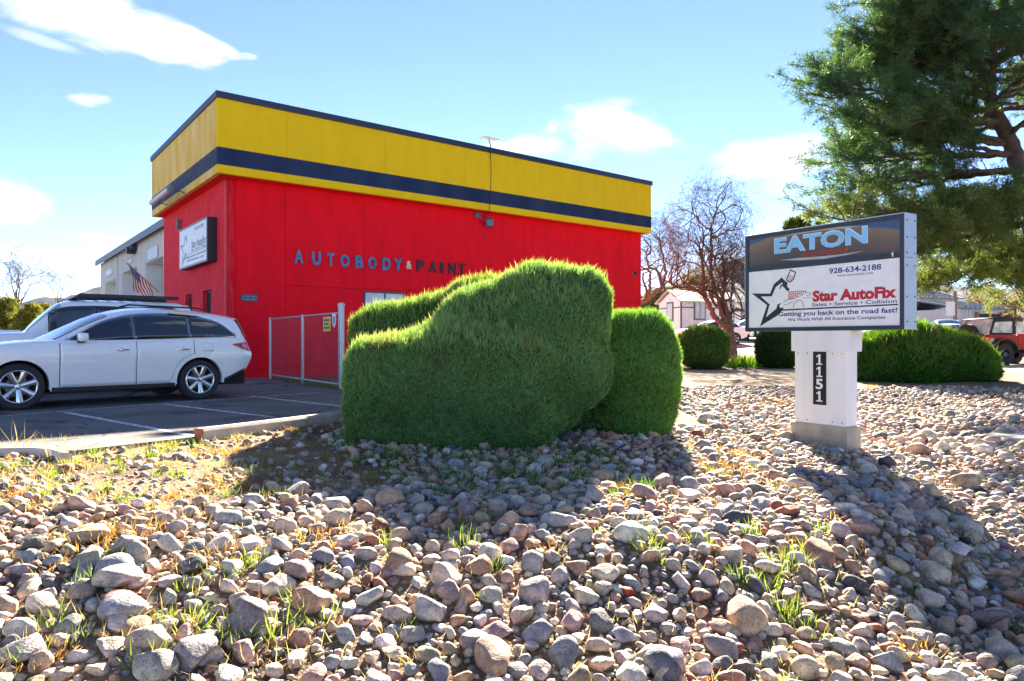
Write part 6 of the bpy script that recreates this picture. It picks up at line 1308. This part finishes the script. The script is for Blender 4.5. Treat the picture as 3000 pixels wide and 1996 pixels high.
def rotm(i):
    cy_, sy = math.cos(yaw[i]), math.sin(yaw[i]); Rz = np.array([[cy_, -sy, 0], [sy, cy_, 0], [0, 0, 1]]); a, b_ = tilt[i]
    Rx = np.array([[1, 0, 0], [0, math.cos(a), -math.sin(a)], [0, math.sin(a), math.cos(a)]]); Ry = np.array([[math.cos(b_), 0, math.sin(b_)], [0, 1, 0], [-math.sin(b_), 0, math.cos(b_)]]); return Rx@Ry@Rz
rock_o, rock_a = rockmat('cobble', 'obj'), rockmat('cobble_mass', 'attr')
bed = thing('x', 'x', 'x'); bpy.data.objects.remove(bed)
NS = 30; SH = {k: [rock_shape(k, 100+i) for i in range(NS)] for k in (1, 2, 3)}
smesh = []
for V, F in SH[3]:
    me = bpy.data.meshes.new('stone'); me.from_pydata(V.tolist(), [], F.tolist()); me.polygons.foreach_set('use_smooth', np.ones(len(F), bool)); me.update(); me.materials.append(rock_o); smesh.append(me)
lift = np.where(R0[:, 3] > 0, rng.uniform(.12, .34, n), rng.uniform(-.05, .15, n))
VV_, FF_, CC_ = [], [], []; nb_ = 0
for i in range(n):
    x, y, r, lay = R0[i]; z = hz0[i]+r*lift[i]; M = rotm(i); k = i % NS
    if i in solo:
        o = bpy.data.objects.new('stone', smesh[k]); link(o, ground); o.matrix_local = Matrix.Translation((x, y, z)) @ Matrix(M.tolist()).to_4x4() @ Matrix.Diagonal((r*1.12, r*1.12, r*1.12, 1)); o.color = (*COLR[i], 1)
    else:
        lod = 3 if (inview[i] and dist[i] < 4.0 and r > .04) else (2 if dist[i] < 7.5 and r > .03 else 1)
        V, F = SH[lod][k]; V = (V*(r*1.12))@M.T+np.array([x, y, z]); VV_.append(V); FF_.append(F+nb_); CC_.append(np.tile(COLR[i], (len(V), 1))); nb_ += len(V)
o = npmesh('cobbles', np.concatenate(VV_), np.concatenate(FF_), rock_a, ground, np.concatenate(CC_), smooth=True); tag(o, kind='stuff'); print('rock tris', sum(len(f) for f in FF_))
# boulders that stand out
BOULD = [(865, 1445, .17, (.33, .33, .31), 'large grey-green boulder in the left foreground pile', 3), (350, 1700, .20, (.52, .46, .40), 'big pale pinkish upright boulder in the left foreground', 1), (358, 1795, .19, (.42, .42, .42), 'smooth pale grey oblong boulder leaning below the pinkish one', 6),
    (735, 1818, .19, (.28, .24, .23), 'long dark brown boulder left of the grass tufts', 9), (440, 1885, .17, (.45, .40, .34), 'rounded tan boulder at the lower left', 12), (565, 1925, .20, (.34, .32, .30), 'large mottled grey boulder at the bottom left', 4), (400, 1635, .15, (.55, .49, .41), 'cream boulder on the crest at left', 15), (260, 1640, .16, (.30, .30, .27), 'dark olive boulder on the crest at far left', 17),
    (1110, 1725, .11, (.38, .17, .12), 'reddish pink boulder with pale patch in the middle foreground', 2), (1160, 1660, .15, (.36, .24, .16), 'orange-brown wide boulder right of the pale one', 8), (1310, 1745, .13, (.30, .23, .22), 'purplish round boulder in the foreground', 5), (1400, 1895, .14, (.23, .19, .21), 'flat purple-grey oval boulder near the bottom', 10),
    (1845, 1738, .07, (.36, .06, .035), 'small bright red stone in the right foreground', 7), (2562, 1805, .10, (.045, .05, .06), 'black pointed stone in the right foreground', 11), (2120, 1900, .17, (.36, .30, .27), 'large pinkish grey boulder at the bottom right of centre', 13), (1960, 1935, .18, (.40, .35, .32), 'broad speckled boulder at the bottom centre right', 14), (2825, 1415, .24, (.40, .33, .25), 'big tan slab boulder right of the sign', 16), (2690, 1325, .22, (.45, .30, .22), 'long pale orange slab lying right of the pillar', 18), (2395, 1310, .14, (.36, .27, .22), 'block-shaped stone against the sign footing', 19), (2900, 1820, .20, (.22, .17, .17), 'dark maroon wedge boulder at the right', 20), (1940, 1960, .16, (.16, .17, .18), 'dark slate boulder at the bottom edge', 21), (1700, 1570, .15, (.52, .46, .38), 'pale flat-topped boulder on the crest in the centre', 0)]
for (x, y, r, c, lab, k) in BOULD:
    r *= .60; p = at(x, y, march(x, y, r*.35))
    o = bpy.data.objects.new('boulder', smesh[k]); link(o); o.location = (p.x, p.y, H(p.x, p.y)+r*.42); o.rotation_euler = (random.uniform(-.35, .35), random.uniform(-.35, .35), random.uniform(0, 6.28)); o.scale = (r*1.15,)*3; o.color = (*c, 1); tag(o, lab, 'boulder', 'boulders in the rock bed')

# ---------------------------------------------------------------- grass and weeds
grassm = leafmat('grass_blade', .45)
def tufts(name, label, cat, spots, nb_b, length, width, c0, c1, c2, spread, upw=1.0):
    Ps, Ds, Ls, A_, B_ = [], [], [], [], []
    for (x, y, s) in spots:
        k = int(nb_b*s); a = rng.uniform(0, 6.283, k); rr2 = spread*s*np.sqrt(rng.uniform(0, 1, k)); px_, py_ = x+rr2*np.cos(a), y+rr2*np.sin(a)
        Ps.append(np.stack([px_, py_, hgt(px_, py_)], 1)); dv = np.stack([np.cos(a)*rng.uniform(0, .8, k), np.sin(a)*rng.uniform(0, .8, k), np.full(k, upw)], 1)+rng.normal(0, .22, (k, 3)); Ds.append(dv); Ls.append(length*s**.5*rng.uniform(.45, 1.25, k))
        t = rng.uniform(0, 1, (k, 1)); A_.append(np.array(c0)*(1-t)+np.array(c1)*t); B_.append(np.array(c1)*(1-t)+np.array(c2)*t)
    P = np.concatenate(Ps); n = len(P); V, F, C = blades(P, np.concatenate(Ds), np.concatenate(Ls), np.full(n, width), np.concatenate(A_), np.concatenate(B_), bend=1.0)
    o = npmesh(name, V, F, grassm, None, C); tag(o, label, cat, kind='stuff'); return o
def spread_spots(n, reg, smin=.5, smax=1.2):
    out = []
    while len(out) < n:
        y = rng.uniform(2.9, 10.5); x = rng.uniform(-.76, .76)*y
        if reg(x, y): out.append((x, y, rng.uniform(smin, smax)))
    return out
def ground_at(x, y): p = at(x, y, march(x, y)); return p.x, p.y
indirt = lambda x, y: bool(inside(DIRT, np.array([x]), np.array([y]))[0]) and not bool(inside(LOT, np.array([x]), np.array([y]))[0])
onrock = lambda x, y: (not indirt(x, y)) and bool(coverage(np.array([x]), np.array([y]))[0] > .9)
GR = ((.05, .11, .015), (.13, .22, .03), (.32, .34, .09)); DRY = ((.18, .135, .08), (.31, .24, .14), (.44, .37, .23)); ORG = ((.14, .075, .032), (.25, .135, .055), (.36, .24, .11))
fg = [ground_at(x, y)+(s,) for x, y, s in ((560, 1840, 1.5), (700, 1900, 1.7), (820, 1860, 1.6), (870, 1780, 1.2), (930, 1830, 1.4), (160, 1830, 1.2), (250, 1720, 1.2), (80, 1930, 1.3), (430, 1950, 1.4), (650, 1700, 1.2), (740, 1660, 1.2), (330, 1650, 1), (230, 1900, .9), (1360, 1610, 1.5), (1350, 1560, 1.1), (1890, 1590, 1.3), (1895, 1620, 1.3), (2200, 1570, 1.2), (2330, 1650, 1.5), (2380, 1620, 1.4), (2290, 1670, 1.5), (2180, 1700, 1.3), (2250, 1730, 1.3), (2300, 1790, 1.3), (2330, 1830, 1.3), (2390, 1870, 1.2), (2050, 1590, 1.1), (2680, 1745, 1.2), (2950, 1850, 1.2), (1130, 1600, 1), (300, 1440, 1.2), (440, 1340, 1.3), (395, 1340, 1.2), (240, 1450, 1), (120, 1455, 1), (60, 1370, 1), (20, 1380, 1), (2660, 1205, .8), (2400, 1560, 1), (2080, 1390, 1), (2210, 1380, 1))]
tufts('grass', 'fresh green grass and weeds growing between the cobbles', 'grass', [(a_, b_, s_*.62) for a_, b_, s_ in fg]+spread_spots(46, onrock, .2, .6)+spread_spots(42, indirt, .3, .8), 46, .13, .006, *GR, .10)
shade = lambda x, y: onrock(x, y) and -2.2 < x < 1.2 and 6.0 < y < 8.6
tufts('grass', 'green grass among the shaded cobbles below the hedge', 'grass', spread_spots(190, shade, .4, 1.0), 32, .14, .007, (.03, .09, .02), (.07, .17, .035), (.14, .26, .05), .11)
tufts('dry_grass', 'straw-coloured dry grass on the bare soil and between stones', 'grass', spread_spots(170, indirt, .3, 1.0)+spread_spots(150, onrock, .4, 1.0)+[ground_at(x, y)+(1.4,) for x, y in ((690, 1830), (760, 1930), (600, 1700), (900, 1900), (40, 1300), (120, 1290), (180, 1300), (300, 1850), (540, 1960), (2440, 1730), (2880, 1160), (2960, 1180))], 34, .10, .0045, *DRY, .16, .55)
tufts('orange_weeds', 'low orange-brown dried weeds along the crest and by the sign', 'weeds', [ground_at(x, y)+(s,) for x, y, s in ((420, 1560, 1.4), (330, 1580, 1.3), (560, 1520, 1.3), (250, 1600, 1.2), (690, 1640, 1), (950, 1590, 1.1), (1350, 1520, 1.4), (1390, 1530, 1.2), (1820, 1450, 1.3), (1870, 1430, 1.3), (2080, 1370, 1.6), (2150, 1390, 1.6), (2200, 1340, 1.3), (2130, 1330, 1.3), (2300, 1180, 1.3), (2260, 1190, 1.3), (2740, 1420, 1.1), (2760, 1650, 1.1), (2790, 1210, 1), (2830, 1190, 1), (2560, 1135, 1), (2640, 1135, 1))]+spread_spots(50, onrock, .3, .8)+spread_spots(45, indirt, .3, .8), 90, .085, .007, *ORG, .17, .7)
# tall straw stalks by the left kerb
tufts('dry_stalks', 'tall dry seed stalks standing by the left kerb', 'grass', [ground_at(x, y)+(1.0,) for x, y in ((30, 1330), (60, 1335), (150, 1350), (178, 1350))], 7, .34, .007, *DRY, .06)
tufts('verge_grass', 'thin grass growing along the foot of the gate', 'grass', [(gA+gd*gl*t).to_tuple()[:2]+(.9,) for t in np.linspace(.25, 1.02, 22)], 26, .22, .012, (.05, .10, .03), (.10, .17, .05), (.25, .26, .10), .15)
tufts('weeds', 'bright green weeds at the foot of the bare tree and round shrubs', 'weeds', [(P_(x, 29)+rng.normal(0, .3), 29+rng.normal(0, .5), 2.0) for x in (2130, 2150, 2170, 2200, 2215, 2230, 2330)], 60, .35, .04, (.10, .24, .02), (.2, .42, .03), (.36, .55, .06), .3)

# ---------------------------------------------------------------- haze
if HAZE > 0:
    mb = MB(); mb.box(-2600, 2600, -60, 2300, -7, 240); hm = bpy.data.materials.new('air'); hm.use_nodes = True; nt = hm.node_tree; nt.nodes.clear()
    ou = nt.nodes.new('ShaderNodeOutputMaterial'); pv = nt.nodes.new('ShaderNodeVolumePrincipled'); pv.inputs['Color'].default_value = (.45, .64, 1, 1); pv.inputs['Density'].default_value = HAZE; pv.inputs['Anisotropy'].default_value = .2; nt.links.new(pv.outputs[0], ou.inputs['Volume'])
    hz = mb.build('haze', hm); tag(hz, kind='stuff')
